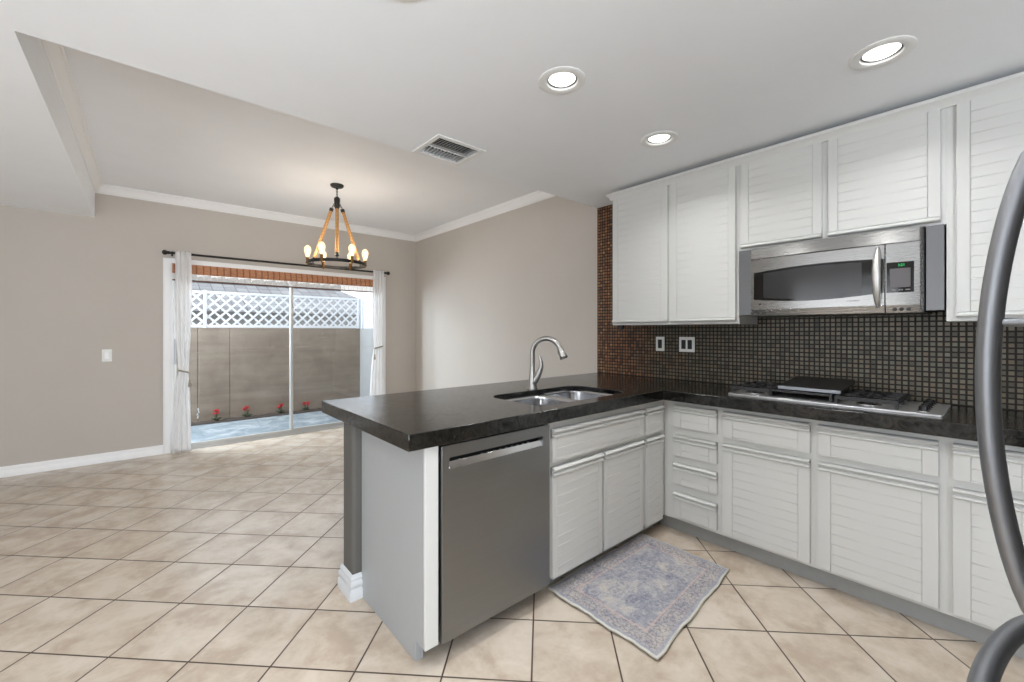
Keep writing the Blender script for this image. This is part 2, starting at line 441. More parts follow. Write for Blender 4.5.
def tag(o, label=None, cat=None, group=None, kind=None):
    if label: o['label'] = label
    if cat: o['category'] = cat
    if group: o['group'] = group
    if kind: o['kind'] = kind
    return o
def thing(name, loc, label, cat, group=None):
    o = bpy.data.objects.new(name, None); COL.objects.link(o); o.location = loc; o.empty_display_size = 0.1
    return tag(o, label, cat, group)
def struct(o, label=None): return tag(o, label, kind='structure')
def copy_tree(o, parent=None):
    c = o.copy(); COL.objects.link(c); c.parent = parent
    for ch in list(o.children): copy_tree(ch, c)
    return c
def rrect(x0, x1, y0, y1, r, n=6):
    out = []
    for cx, cy, a0 in ((x1 - r, y1 - r, 0), (x0 + r, y1 - r, 90), (x0 + r, y0 + r, 180), (x1 - r, y0 + r, 270)):
        for k in range(n + 1):
            a = math.radians(a0 + 90 * k / n); out.append((cx + r * math.cos(a), cy + r * math.sin(a)))
    return out
XY = lambda a, b, h: (a, b, h)
XZ = lambda a, b, h: (a, h, b)
YZ = lambda a, b, h: (h, a, b)

# ---------------------------------------------------------------- room shell
struct(MB().box(XL, XW, YB, YF, -0.05, 0.0).build('floor', 'floor_tile', smooth=0), 'beige square floor tiles laid on the diagonal with dark grout')
# far wall with the patio door opening
DX0, DX1, DZ = 0.205, 2.535, 2.0
w = MB(); w.prism([(XL - .12, 0), (DX0, 0), (DX0, DZ), (DX1, DZ), (DX1, 0), (XW + .12, 0), (XW + .12, ZT + .1), (XL - .12, ZT + .1)], XZ, YF, YF + 0.13)
struct(w.build('wall_back', 'wall_paint', smooth=0), 'taupe wall that holds the sliding patio door')
struct(MB().box(XW, XW + 0.12, YB - .12, YF, 0, ZT + .1).build('wall_right', 'wall_paint', smooth=0), 'taupe wall of the dining corner that carries on behind the kitchen')
w = MB(); w.prism([(YB - .12, 0), (YF, 0), (YF, ZT + .1), (YB - .12, ZT + .1)], YZ, XL - .12, XL, holes=[[(-0.3, 0.7), (3.1, 0.7), (3.1, 2.2), (-0.3, 2.2)]])
struct(w.build('wall_left', 'wall_paint', smooth=0))
w = MB(); w.prism([(XL, 0), (XW, 0), (XW, ZT + .1), (XL, ZT + .1)], XZ, YB - .12, YB, holes=[[(-1.3, 0.7), (0.6, 0.7), (0.6, 2.2), (-1.3, 2.2)]])
struct(w.build('wall_front', 'wall_paint', smooth=0))
# ceilings
holes = []
c = MB()
LAMPS = [(1.387, 1.262), (2.229, 1.281), (2.206, 0.308), (0.60, 1.215), (1.36, 0.30), (0.55, 0.30), (-0.4, 1.25), (0.0, -0.9)]  # entries past the visible lamps are unseen, added for illumination
def circle(cx, cy, r, n=28): return [(cx + r * math.cos(2 * PI * k / n), cy + r * math.sin(2 * PI * k / n)) for k in range(n)]
VENT = (1.236, 1.572, 2.052, 2.352)
c.prism([(XL, YB), (XW, YB), (XW, YE), (XE, YE), (XE, YF), (XL, YF)], XY, ZL, ZL + 0.02,
        holes=[circle(x, y, 0.083) for x, y in LAMPS] + [[(VENT[0] + .03, VENT[2] + .03), (VENT[1] - .03, VENT[2] + .03), (VENT[1] - .03, VENT[3] - .03), (VENT[0] + .03, VENT[3] - .03)]])
c.box(XL, XW, YE - 0.02, YE, ZL + 0.02, ZT + 0.02).box(XE - 0.02, XE, YE, YF, ZL + 0.02, ZT + 0.02)
c.box(XE, XW, YE, YF, ZT, ZT + 0.03)
c.box(XL, XW, YB, YE - .02, ZL + 0.30, ZL + 0.32)
struct(c.build('ceiling', 'ceiling_paint', smooth=0), 'pale grey ceiling, low over the kitchen and raised over the dining area')
# crown moulding around the raised ceiling
def crown_profile(h=0.088, d=0.058):
    return [(0, 0), (0.006, 0), (0.010, 0.010), (0.016, 0.014), (0.024, 0.03), (0.038, 0.05), (0.046, 0.060), (0.048, 0.070), (d, 0.074), (d, h), (0, h)]
cp = crown_profile()
def crown(name, which):
    m = MB(); z0 = ZT - 0.088
    # mitred runs: a = distance from the wall, b = height
    ends = {'back': ((XE, XW), lambda d, b, e: ((XE + d) if e == 0 else (XW - d), YF - d, z0 + b)),
            'right': ((YE, YF), lambda d, b, e: (XW - d, (YE + d) if e == 0 else (YF - d), z0 + b)),
            'left': ((YE, YF), lambda d, b, e: (XE + d, (YE + d) if e == 0 else (YF - d), z0 + b)),
            'front': ((XE, XW), lambda d, b, e: ((XE + d) if e == 0 else (XW - d), YE + d, z0 + b))}[which][1]
    m.rings([[ends(d, b, 0) for d, b in cp], [ends(d, b, 1) for d, b in cp]])
    return struct(m.build(name, 'trim_white', smooth=50))
crown('trim_1', 'back'); crown('trim_2', 'right'); crown('trim_3', 'left'); crown('trim_4', 'front')
# baseboards
bp = [(0, 0), (0.014, 0), (0.014, 0.055), (0.010, 0.062), (0.012, 0.070), (0.008, 0.084), (0.004, 0.092), (0, 0.094)]
def base_run(m, p0, p1, nrm, m0=0, m1=0):
    """one straight skirting; m0/m1 = +1 grows outwards at that end (outer corner), -1 mitres in"""
    p0, p1, nrm = Vector(p0), Vector(p1), Vector(nrm); d = (p1 - p0).normalized()
    m.rings([[tuple(p0 + nrm * a - d * a * m0 + Vector((0, 0, b))) for a, b in bp], [tuple(p1 + nrm * a + d * a * m1 + Vector((0, 0, b))) for a, b in bp]])
m = MB(); base_run(m, (XL, YF, 0), (0.148, YF, 0), (0, -1, 0)); base_run(m, (2.592, YF, 0), (XW, YF, 0), (0, -1, 0), 0, -1)
struct(m.build('baseboard_back', 'trim_white', smooth=50), 'white baseboard under the taupe wall')
m = MB(); base_run(m, (XW, 2.19, 0), (XW, YF, 0), (-1, 0, 0), 0, -1); struct(m.build('baseboard_right', 'trim_white', smooth=50))
m = MB(); base_run(m, (XL, YB, 0), (XL, YF, 0), (1, 0, 0)); struct(m.build('baseboard_left', 'trim_white', smooth=50))
# low wall behind the peninsula, rounded corner at its end
PX, PY0, PY1 = 0.752, 2.03, 2.165
out = []
for cx, cy, a0 in ((PX + .02, PY1 - .02, 90), (PX + .02, PY0 + .02, 180)):
    for k in range(7):
        a = math.radians(a0 + 15 * k); out.append((cx + .02 * math.cos(a), cy + .02 * math.sin(a)))
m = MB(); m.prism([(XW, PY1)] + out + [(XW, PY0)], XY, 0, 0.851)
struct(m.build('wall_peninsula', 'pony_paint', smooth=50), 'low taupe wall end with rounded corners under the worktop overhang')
m = MB()
bpt = [(0, 0), (0.018, 0), (0.018, 0.044), (0.011, 0.052), (0.011, 0.058), (0.016, 0.064), (0.016, 0.080), (0.008, 0.088), (0.008, 0.094), (0.011, 0.100), (0.004, 0.116), (0, 0.118)]
sv = bp[:]; bp[:] = bpt
base_run(m, (0.795, PY0, 0), (PX, PY0, 0), (0, -1, 0), 0, 1); base_run(m, (PX, PY0, 0), (PX, PY1, 0), (-1, 0, 0), 1, 1); base_run(m, (PX, PY1, 0), (XW - .02, PY1, 0), (0, 1, 0), 1, 0)
bp[:] = sv
struct(m.build('baseboard_peninsula', 'base_white', smooth=50), 'white baseboard wrapped around the low wall end')

# window_1 and window_2: plain frames, unseen, added to bring in daylight
for i, (a0, a1, mp_) in enumerate(((-0.3, 3.1, 'x'), (-1.3, 0.6, 'y'))):
    m = MB()
    def f(a, b, h): return (XL - 0.06 + h, a, b) if mp_ == 'x' else (a, YB - 0.06 + h, b)
    m.prism([(a0, .7), (a1, .7), (a1, 2.2), (a0, 2.2)], f, -0.02, 0.02, holes=[[(a0 + .05, .75), ((a0 + a1) / 2 - .02, .75), ((a0 + a1) / 2 - .02, 2.15), (a0 + .05, 2.15)], [((a0 + a1) / 2 + .02, .75), (a1 - .05, .75), (a1 - .05, 2.15), ((a0 + a1) / 2 + .02, 2.15)]])
    struct(m.build('window_%d' % (i + 1), 'trim_white', smooth=0))

# ---------------------------------------------------------------- patio door
dr = thing('door_1', (1.37, YF + 0.06, 0), 'sliding glass patio door in a white casing', None); dr['kind'] = 'structure'
m = MB()   # casing on the room side, stepped
CX0, CX1, CZ = 0.148, 2.592, 2.052
def casing(a, d0, d1):
    m.prism([(CX0 + a, 0), (CX0 + a, CZ - a), (CX1 - a, CZ - a), (CX1 - a, 0), (DX1 - .002, 0), (DX1 - .002, DZ), (DX0 + .002, DZ), (DX0 + .002, 0)], XZ, YF - d1, YF - d0)
casing(0, 0, 0.018); casing(0.012, 0.018, 0.024)
m.build('casing', 'trim_white', dr, bevel=0.003)
m = MB(); m.prism([(DX0, 0), (DX0, DZ), (DX1, DZ), (DX1, 0), (DX1 - .03, 0), (DX1 - .03, DZ - .04), (DX0 + .03, DZ - .04), (DX0 + .03, 0)], XZ, YF + 0.002, YF + 0.128)
m.build('jamb', 'trim_white', dr, bevel=0.002)
m = MB().box(DX0 + .03, DX1 - .03, YF + 0.0, YF + 0.125, 0.0, 0.014)
for yy in (0.02, 0.05, 0.08, 0.11): m.box(DX0 + .03, DX1 - .03, YF + yy - .003, YF + yy + .003, 0.014, 0.026)
m.build('threshold', 'alu', dr)
def sash(name, x0, x1, yc):
    fr = MB(); fr.prism([(x0, .022), (x1, .022), (x1, DZ - .042), (x0, DZ - .042)], XZ, yc - .014, yc + .014, holes=[[(x0 + .026, .062), (x1 - .026, .062), (x1 - .026, DZ - .08), (x0 + .026, DZ - .08)]])
    o = fr.build(name, 'alu', dr, bevel=0.002)
    MB().box(x0 + .024, x1 - .024, yc - .003, yc + .003, .06, DZ - .078).build('glass', 'door_glass', o, smooth=0)
    return o
sash('fixed_panel', 1.372, DX1 - .03, YF + 0.085)
sp_ = sash('sliding_panel', DX0 + .03, 1.402, YF + 0.045)
m = MB().box(DX0 + .036, DX0 + .054, YF + .012, YF + .032, 0.93, 1.20); m.box(DX0 + .040, DX0 + .050, YF + .006, YF + .012, 0.95, 1.18)
m.build('handle', 'vinyl', sp_, bevel=0.003)

# woven shade pulled up at the top of the door
sh = thing('woven_shade', (1.37, YF - 0.035, 1.98), 'brown woven bamboo roman shade pulled up at the top of the patio door', 'window shade')
X0, X1 = 0.222, 2.518
m = MB(); prof = [(YF - .026, 2.0), (YF - .026, 1.992), (YF - .030, 1.975), (YF - .046, 1.95), (YF - .048, 1.925), (YF - .038, 1.905), (YF - .026, 1.905), (YF - .026, 1.896), (YF - .018, 1.896), (YF - .018, 2.0)]
m.rings([[(X0, a, b) for a, b in prof], [(X1, a, b) for a, b in prof]])
m.build('valance', 'bamboo', sh, smooth=30)
m = MB()
for k in range(9):
    z = 1.896 - 0.0072 * k; m.box(X0, X1, YF - .032, YF - .028, z - .0044, z)
n = 38
for k in range(n):
    x = X0 + .03 + (X1 - X0 - .06) * k / (n - 1); m.box(x - .0014, x + .0014, YF - .034, YF - .026, 1.832, 1.9)
m.build('open_weave', 'bamboo_light', sh, smooth=0)
MB().box(X0, X1, YF - .038, YF - .024, 1.818, 1.832).build('bottom_bar', 'bamboo_bar', sh, bevel=0.003)

# curtain rod
rod = thing('curtain_rod', (1.38, YF - 0.08, 2.10), 'thin black curtain rod with ball finials above the patio door', 'curtain rod')
m = MB().tube([(0.20, YF - .08, 2.10), (2.56, YF - .08, 2.10)], 0.012, 12); m.build('pole', 'iron', rod)
for x, s in ((0.20, -1), (2.56, 1)):
    MB().lathe([(0.013, 0), (0.020, .004), (0.012, .014), (0.019, .022), (0.026, .036), (0.024, .052), (0.012, .062), (0.001, .064)] if s > 0 else
               [(0.013, 0), (0.020, -.004), (0.012, -.014), (0.019, -.022), (0.026, -.036), (0.024, -.052), (0.012, -.062), (0.001, -.064)], (x, YF - .08, 2.10), 16, 'x').build('finial', 'iron', rod)
for x in (0.222, 2.54):
    m = MB().box(x - .008, x + .008, YF - .012, YF, 2.075, 2.125); m.tube([(x, YF - .01, 2.10), (x, YF - .08, 2.10)], 0.006, 8); m.lathe([(0.015, -.008), (0.015, .008)], (x, YF - .08, 2.10), 14, 'x'); m.build('bracket', 'iron', rod)

# curtains, tied back
def curtain(x_top, x_bot, tie_z, tie_x, side, label, phase):
    """side = +1 when the cloth is pulled towards smaller x at the tie"""
    root = thing('curtain', ((x_top[0] + x_top[1]) / 2, YF - .08, 0.01), label, 'curtain', None)
    NU, NV = 60, 48; vs = []; fs = []
    for j in range(NV + 1):
        z = 2.122 - (2.122 - 0.012) * j / NV
        if z > tie_z:
            k = max(0.0, (2.122 - z) / (2.122 - tie_z))
            bul = math.sin(k * PI * 0.93) ** 1.0
            e = k ** 2.2
            a = x_top[0] * (1 - e) + tie_x[0] * e; b = x_top[1] * (1 - e) + tie_x[1] * e
            if side > 0: b += 0.012 * bul
            else: a -= 0.010 * bul
        else:
            k = min(1, (tie_z - z) / tie_z); e = k ** 0.55
            a = tie_x[0] * (1 - e) + x_bot[0] * e; b = tie_x[1] * (1 - e) + x_bot[1] * e
        near = math.exp(-((z - tie_z) / 0.12) ** 2)
        amp = 0.010 * (1 - 0.45 * near)
        for i in range(NU + 1):
            u = i / NU
            y = YF - 0.106 + amp * math.sin(u * PI * 2 * 3.5 + phase + 0.5 * math.sin(z * 2.3))
            x = a + (b - a) * u + 0.004 * math.sin(u * 19 + z * 4)
            vs.append((x, y, z))
    for j in range(NV):
        for i in range(NU):
            q = j * (NU + 1) + i; fs.append((q, q + 1, q + NU + 2, q + NU + 1))
    MB().add(vs, fs).build('cloth', 'sheer', root, smooth=80, solid=0.002)
    # cord around the gathered cloth and its hanging tassel
    cx = (tie_x[0] + tie_x[1]) / 2; rx = (tie_x[1] - tie_x[0]) / 2 + .006
    pts = [(cx + rx * math.cos(a), YF - .106 + .022 * math.sin(a), tie_z - 0.014 * math.cos(a) * side) for a in [2 * PI * k / 24 for k in range(24)]]
    tb = MB().tube(pts, 0.0085, 8, close=True).build('tieback', 'tieback', root)
    xt = cx + rx * side
    m = MB().tube([(xt, YF - .118, tie_z - .015), (xt + .004 * side, YF - .128, tie_z - .09)], 0.0025, 6)
    m.lathe([(0.003, 0), (0.010, -.008), (0.011, -.02), (0.007, -.026), (0.012, -.034), (0.015, -.075), (0.001, -.076)], (xt + .004 * side, YF - .128, tie_z - .09), 12)
    m.build('tassel', 'tieback', tb)
curtain((0.240, 0.372), (0.205, 0.372), 0.86, (0.275, 0.352), 1, 'sheer white curtain tied back at the rod end nearer the light switch', 0.3)
curtain((2.372, 2.520), (2.30, 2.535), 1.06, (2.392, 2.50), -1, 'sheer white curtain tied back beside the dining corner, partly behind the worktop', 1.4)

# light switch on the far wall
ls = thing('light_switch', (-0.277, YF, 1.045), 'white light switch plate on the taupe wall beside the patio door', 'light switch')
MB().box(-.313, -.241, YF - .006, YF, .985, 1.105).build('plate', 'outlet_white', ls, bevel=0.002)
MB().box(-.294, -.260, YF - .010, YF - .006, 1.012, 1.078).build('rocker', 'trim_white', ls, bevel=0.002)

# ---------------------------------------------------------------- outside
YG = 7.65
struct(MB().box(-4, 6.5, YF + .13, YG, -0.12, -0.05).build('patio', 'patio_concrete', smooth=0), 'pale blue grey concrete patio outside the door')
m = MB()
for k in range(70):
    a = -2.0 + k * 0.0707; 
    m.box(a, a + .0707, 7.44, 7.648, -0.05, -0.035 + 0.006 * math.sin(k * 1.7))
tag(m.build('garden_soil', 'soil'), 'dark soil strip along the foot of the garden wall', 'soil', kind='stuff')
gw = thing('garden_wall', (0.5, YG, -0.05), 'brown rendered garden wall with two vertical joints below the lattice', 'wall')
zt = 1.33
m = MB()
for a, b in ((-4.0, 0.585), (0.593, 0.976), (0.982, 2.97)): m.box(a, b, YG, YG + .15, -.12, zt)
m.box(-4, 2.97, YG + .012, YG + .14, -.12, zt - .002)
m.build('render_coat', 'garden_render', gw, bevel=0.004)
m = MB(); rnd = random.Random(3)
for k in range(9):
    z = .02 + .016 * k; x = .588 + rnd.uniform(-.008, .014); r = rnd.uniform(.006, .014); m.lathe([(r * .5, 0), (r, .002), (.001, .004)], (x, YG - .001, z), 7, 'y')
m.build('flaked_patch', 'vinyl', gw)
sw = thing('side_wall', (2.97, 6.8, -0.05), 'pale side wall of the patio that meets the brown garden wall', 'wall')
MB().box(2.97, 3.12, YF + .13, YG + .15, -.12, zt).build('render_coat', 'stucco_pale', sw, bevel=0.004)
vf = thing('vinyl_fence', (3.04, 6.8, zt), 'white vinyl privacy fence standing on the pale side wall', 'fence')
m = MB()
for k in range(13):
    y = YF + .14 + .145 * k; m.box(3.03, 3.05, y, y + .141, zt, 1.80)
m.build('board_panel', 'vinyl', vf, bevel=0.003)
MB().box(3.015, 3.065, YF + .14, YG + .1, 1.80, 1.84).build('top_rail', 'vinyl', vf, bevel=0.004)
MB().box(3.0, 3.08, YG - .02, YG + .06, zt, 1.93).build('post', 'vinyl', vf, bevel=0.004)

# lattice screens on the garden wall
def clip(poly, axis, lim, keep_less):
    out = []
    for i in range(len(poly)):
        p, q = poly[i - 1], poly[i]
        ip = (p[axis] <= lim) == keep_less or p[axis] == lim; iq = (q[axis] <= lim) == keep_less or q[axis] == lim
        if ip != iq:
            k = (lim - p[axis]) / (q[axis] - p[axis]); out.append((p[0] + (q[0] - p[0]) * k, p[1] + (q[1] - p[1]) * k))
        if iq: out.append(q)
    return out
def lattice(x0, x1, z0, z1, label):
    root = thing('lattice_screen', ((x0 + x1) / 2, YG + .06, zt), label, 'lattice fence', 'white lattice screens on the garden wall')
    m = MB(); pitch = .144; hw = .014 * 2 ** .5; H = z1 - z0
    for sgn, y0 in ((1, YG + .052), (-1, YG + .060)):
        n0 = int((x0 - H - .5) / pitch); n1 = int((x1 + H + .5) / pitch)
        for k in range(n0, n1 + 1):
            b = k * pitch
            poly = [(b - hw, z0), (b + hw, z0), (b + hw + sgn * H, z1), (b - hw + sgn * H, z1)]
            for ax, lim, less in ((0, x0, False), (0, x1, True)):
                poly = clip(poly, ax, lim, less)
                if len(poly) < 3: break
            if len(poly) >= 3: m.prism(poly, XZ, y0, y0 + .008)
    m.build('lattice', 'vinyl', root, smooth=0)
    MB().box(x0, x1, YG + .044, YG + .076, z0 - .02, z0 + .02).build('bottom_rail', 'vinyl', root, bevel=0.003)
    MB().box(x0, x1, YG + .044, YG + .076, z1 - .018, z1 + .018).build('top_rail', 'vinyl', root, bevel=0.003)
    MB().box(x1 - .02, x1 + .016, YG + .04, YG + .08, z0 - .03, z1 + .03).build('post', 'vinyl', root, bevel=0.003)
lattice(-1.8, 0.68, 1.355, 1.86, 'white lattice screen between the curtain and the first lattice post')
lattice(0.70, 2.96, 1.355, 1.86, 'long white lattice screen seen through both door panels')

# red flowers in the soil strip
def flower(x, y, h, label, seed):
    rnd = random.Random(seed)
    root = thing('red_flower', (x, y, -.045), label, 'flower', 'red flowers along the garden wall')
    lf = MB(); pt = MB()
    for k in range(9):
        a = rnd.uniform(0, 2 * PI); r = rnd.uniform(.03, .07); d = Vector((math.cos(a), math.sin(a), 0)); s = Vector((-d.y, d.x, 0)) * .016
        b = Vector((x, y, -.04)); mid = b + d * r * .6 + Vector((0, 0, h * .35)); tip = b + d * r * 1.3 + Vector((0, 0, h * .3))
        lf.add([b - s * .2, b + s * .2, mid + s, tip, mid - s], [(0, 1, 2, 3, 4)])
    for k in range(6):
        a = rnd.uniform(0, 2 * PI); r = rnd.uniform(0, .045)
        c = Vector((x + r * math.cos(a), y + r * math.sin(a), -.04 + h * rnd.uniform(.55, 1.0)))
        lf.tube([(x, y, -.04), tuple(c)], .003, 5)
        for q in range(7):
            b2 = q * 2 * PI / 7 + rnd.random(); d = Vector((math.cos(b2), math.sin(b2), .5 + rnd.random() * .5)); s = Vector((-d.y, d.x, 0)) * .011
            e = c + d * .022; f_ = c + d * .036
            pt.add([c, e + s, f_, e - s], [(0, 1, 2, 3)])
    lf.build('foliage', 'leaf', root, solid=.0012); pt.build('petals', 'red_petal', root, solid=.0012)
for i, (x, y, h, lb) in enumerate(((0.80, 7.55, .15, 'red flower in front of the wall panel between the two wall joints'), (1.19, 7.55, .15, 'red flower right of the second wall joint, left of the door mullion'),
                      (1.66, 7.55, .14, 'red flower closest to the door mullion'), (2.03, 7.55, .15, 'red flower beyond the mullion, nearest the worktop corner'))):
    flower(x, y, h, lb, i + 5)

# neighbour's house beyond the garden wall
nh = thing('neighbour_house', (1.0, 10.5, -0.05), 'neighbouring house with a grey tiled hip roof beyond the lattice', 'house')
MB().box(-7, 3.75, 9.2, 12, -.12, 1.72).build('wall', 'stucco_pale', nh)
m = MB()
ev = 1.70; rg = 2.27
vs = [(-7.2, 8.9, ev), (4.25, 8.9, ev), (3.55, 10.5, rg), (-7.2, 10.5, rg), (-7.2, 12.2, ev), (4.25, 12.2, ev)]
vs += [(a, b, c - .08) for a, b, c in vs]
m.add(vs, [(0, 1, 2, 3), (3, 2, 5, 4), (1, 5, 2), (6, 7, 8, 9), (9, 8, 11, 10), (7, 11, 8), (0, 1, 7, 6), (1, 5, 11, 7), (5, 4, 10, 11), (0, 3, 9, 6), (3, 4, 10, 9)])
m.build('roof', 'roof_tile', nh, smooth=0)
m = MB()
for k in range(46):
    x = -7.1 + k * .232; m.tube([(x, 10.5, rg + .02), (x + .24, 10.5, rg + .05)], [.075, .09], 10)
m.build('ridge_tiles', 'roof_tile', nh)

# ---------------------------------------------------------------- cabinets
def door_mesh(m, f, u0, u1, v0, v1, sw=0.05, rail='top', pitch=0.049, anchor=None):
    """a panelled front: stiles, planks with V grooves and a ridged finger pull; f(u, v, d) -> world"""
    T = 0.018
    def prof(pts, ua, ub): m.rings([[f(ua, v, d) for v, d in pts], [f(ub, v, d) for v, d in pts]])
    def slab(ua, ub, va, vb, d0, d1): prof([(va, d0), (vb, d0), (vb, d1), (va, d1)], ua, ub)
    slab(u0, u1, v0, v1, 0.0, 0.012)
    if rail == 'top': a, b = v0, v1 - 0.044
    else: a, b = v0 + 0.024, v1
    slab(u0, u0 + sw, a, b, 0.012, T); slab(u1 - sw, u1, a, b, 0.012, T)
    pts = [(a, 0.012)]; z = b; zs = []
    while z > a + 0.004: zs.append(z); z -= pitch
    zs.append(a); zs = zs[::-1]
    g = 0.0011
    for i in range(len(zs) - 1):
        pts += [(zs[i] + (g if i else 0), T), (zs[i + 1] - (g if i < len(zs) - 2 else 0), T)]
        if i < len(zs) - 2: pts.append((zs[i + 1], T - 0.0013))
    pts.append((b, 0.012))
    prof(pts, u0 + sw + .0010, u1 - sw - .0010)
def pull_mesh(m, f, u0, u1, v0, v1, rail='top'):
    if rail == 'top':
        p = [(v1 - .044, .004), (v1 - .044, .018), (v1 - .041, .026), (v1 - .035, .029), (v1 - .030, .026), (v1 - .0265, .013), (v1 - .0215, .013), (v1 - .018, .026), (v1 - .010, .032), (v1 - .003, .029), (v1, .018), (v1, .004)]
    else:
        p = [(v0, .004), (v0, .018), (v0 + .004, .025), (v0 + .010, .027), (v0 + .017, .025), (v0 + .021, .018), (v0 + .024, .014), (v0 + .024, .004)]
    m.rings([[f(u0, v, d) for v, d in p], [f(u1, v, d) for v, d in p]])
def front(root, name, f, u0, u1, v0, v1, **kw):
    m = MB(); door_mesh(m, f, u0, u1, v0, v1, **kw); o = m.build(name, 'cabinet_paint', root, bevel=0.0012, seg=1)
    m = MB(); pull_mesh(m, f, u0, u1, v0, v1, kw.get('rail', 'top')); m.build('finger_pull', 'cabinet_paint', o, smooth=60)
    return o
FY = 1.423; FX = 2.535      # face frames of both base runs
fp = lambda u, v, d: (u, FY - d, v)
fr_ = lambda u, v, d: (FX - d, u, v)
CT0, CT1 = 0.852, 0.914
BZ = 0.10
def carcass(root, f, depth, u0, u1, z0, z1, openings, t=0.018):
    """hollow cupboard: face frame with openings, sides, bottom, back"""
    m = MB(); m.prism([(u0, z0), (u1, z0), (u1, z1), (u0, z1)], lambda a, b, h: f(a, b, -h), 0.0, 0.02, holes=openings)
    def slab(ua, ub, va, vb, h0, h1): m.rings([[f(ua, va, -h0), f(ub, va, -h0), f(ub, vb, -h0), f(ua, vb, -h0)], [f(ua, va, -h1), f(ub, va, -h1), f(ub, vb, -h1), f(ua, vb, -h1)]])
    slab(u0, u0 + t, z0, z1, .02, depth); slab(u1 - t, u1, z0, z1, .02, depth); slab(u0 + t, u1 - t, z0, z0 + t, .02, depth); slab(u0 + t, u1 - t, z0 + t, z1, depth - .008, depth)
    m.build('body', 'cabinet_paint', root)
def R4(a, b, c, d): return [(a, c), (b, c), (b, d), (a, d)]

# sink cupboard: long false drawer over two doors
r = thing('sink_cabinet', (1.87, FY, 0), 'white sink cabinet with one long drawer front over two doors, beside the dishwasher', 'base cabinet')
carcass(r, fp, .575, 1.462, 2.2785, BZ, CT0, [R4(1.50, 2.24, .68, .78), R4(1.50, 1.85, .13, .59), R4(1.89, 2.24, .13, .59)])
front(r, 'drawer', fp, 1.478, 2.262, .652, .812, sw=.03); front(r, 'door', fp, 1.478, 1.864, .092, .628, sw=.03); front(r, 'door', fp, 1.884, 2.262, .092, .628, sw=.03)
# narrow cupboard at the corner
r = thing('narrow_corner_cabinet', (2.38, FY, 0), 'narrow white cabinet with a small drawer over a slim door, at the inner corner', 'base cabinet')
carcass(r, fp, .575, 2.2788, FX - .001, BZ, CT0, [R4(2.32, 2.47, .68, .78), R4(2.32, 2.47, .13, .59)])
front(r, 'drawer', fp, 2.295, 2.490, .652, .812, sw=.03); front(r, 'door', fp, 2.295, 2.490, .092, .628, sw=.03)
# run under the hob
dep = XW - FX - .004
r = thing('drawer_cabinet', (FX, 1.24, 0), 'white cabinet with a stack of four drawers next to the inner corner', 'base cabinet')
carcass(r, fr_, dep, 1.062, 1.421, BZ, CT0, [R4(1.10, 1.32, a, b) for a, b in ((.69, .78), (.51, .60), (.33, .42), (.13, .24))])
for a, b in ((.682, .822), (.506, .634), (.328, .458), (.122, .274)): front(r, 'drawer', fr_, 1.082, 1.346, a, b, sw=.045)
for y0, y1, d0, d1, nm, lb in ((0.6053, 1.0615, 0.625, 1.046, 'hob_cabinet', 'white cabinet with a drawer over one plank door, right of the four drawer stack'),
                       (0.1473, 0.6050, 0.169, 0.590, 'hob_cabinet', 'wide white cabinet with a drawer over a door, under the knob end of the cooktop'),
                       (-0.340, 0.1470, -0.105, 0.127, 'end_cabinet', 'white cabinet partly hidden behind the curved refrigerator handle, drawer over door')):
    r = thing(nm, (FX, (y0 + y1) / 2, 0), lb, 'base cabinet')
    carcass(r, fr_, dep, y0, y1, BZ, CT0, [R4(max(y0 + .04, d0 + .04), d1 - .04, .70, .79), R4(max(y0 + .04, d0 + .04), d1 - .04, .14, .60)])
    front(r, 'drawer', fr_, d0, d1, .672, .822, sw=.05); front(r, 'door', fr_, d0, d1, .118, .640, sw=.05)
    if nm == 'end_cabinet':
        front(r, 'drawer', fr_, -.330, -.125, .672, .822, sw=.05); front(r, 'door', fr_, -.330, -.125, .118, .640, sw=.05)
# toe boards
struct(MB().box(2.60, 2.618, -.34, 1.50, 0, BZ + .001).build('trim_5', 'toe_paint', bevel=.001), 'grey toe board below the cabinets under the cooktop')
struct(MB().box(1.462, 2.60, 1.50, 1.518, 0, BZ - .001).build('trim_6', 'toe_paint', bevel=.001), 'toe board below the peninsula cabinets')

# end panel of the peninsula, notched for the toe space
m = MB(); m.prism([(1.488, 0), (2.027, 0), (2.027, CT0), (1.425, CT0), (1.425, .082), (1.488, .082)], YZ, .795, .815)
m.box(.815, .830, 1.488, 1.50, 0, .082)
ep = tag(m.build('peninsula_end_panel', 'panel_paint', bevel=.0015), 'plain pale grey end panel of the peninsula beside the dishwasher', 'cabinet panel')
MB().box(.795, .852, 1.412, 1.4245, .082, CT0 - .001).build('face_strip', 'cabinet_paint', ep, bevel=.0015)['label'] = 'white front strip'

# dishwasher
dw = thing('dishwasher', (1.155, 1.42, 0), 'stainless steel dishwasher with a recessed pocket handle set in the peninsula', 'dishwasher')
MB().box(.862, 1.452, 1.44, 2.0, .07, CT0 - .012).box(.868, 1.446, 1.52, 1.54, 0.0, .07).build('tub', 'black_plastic', dw)
m = MB(); m.prism(rrect(.860, 1.452, .082, .842, .004, 2), XZ, 1.400, 1.436, holes=[rrect(.894, 1.408, .748, .793, .004, 2)])
m.build('door', 'steel_dishwasher', dw, bevel=.002)
MB().box(.890, 1.412, 1.4345, 1.439, .744, .797).build('pocket', 'dark_void', dw)
m = MB(); m.rings([[(x, 1.4005, .749), (x, 1.412, .7745), (x, 1.430, .7745), (x, 1.430, .749)] for x in (.895, 1.407)])
m.build('handle', 'chrome', dw, bevel=.001)
for k in range(9): MB().box(1.06 + .033 * k, 1.07 + .033 * k, 1.413, 1.421, .7744, .7756).build('button', 'button_grey', dw)

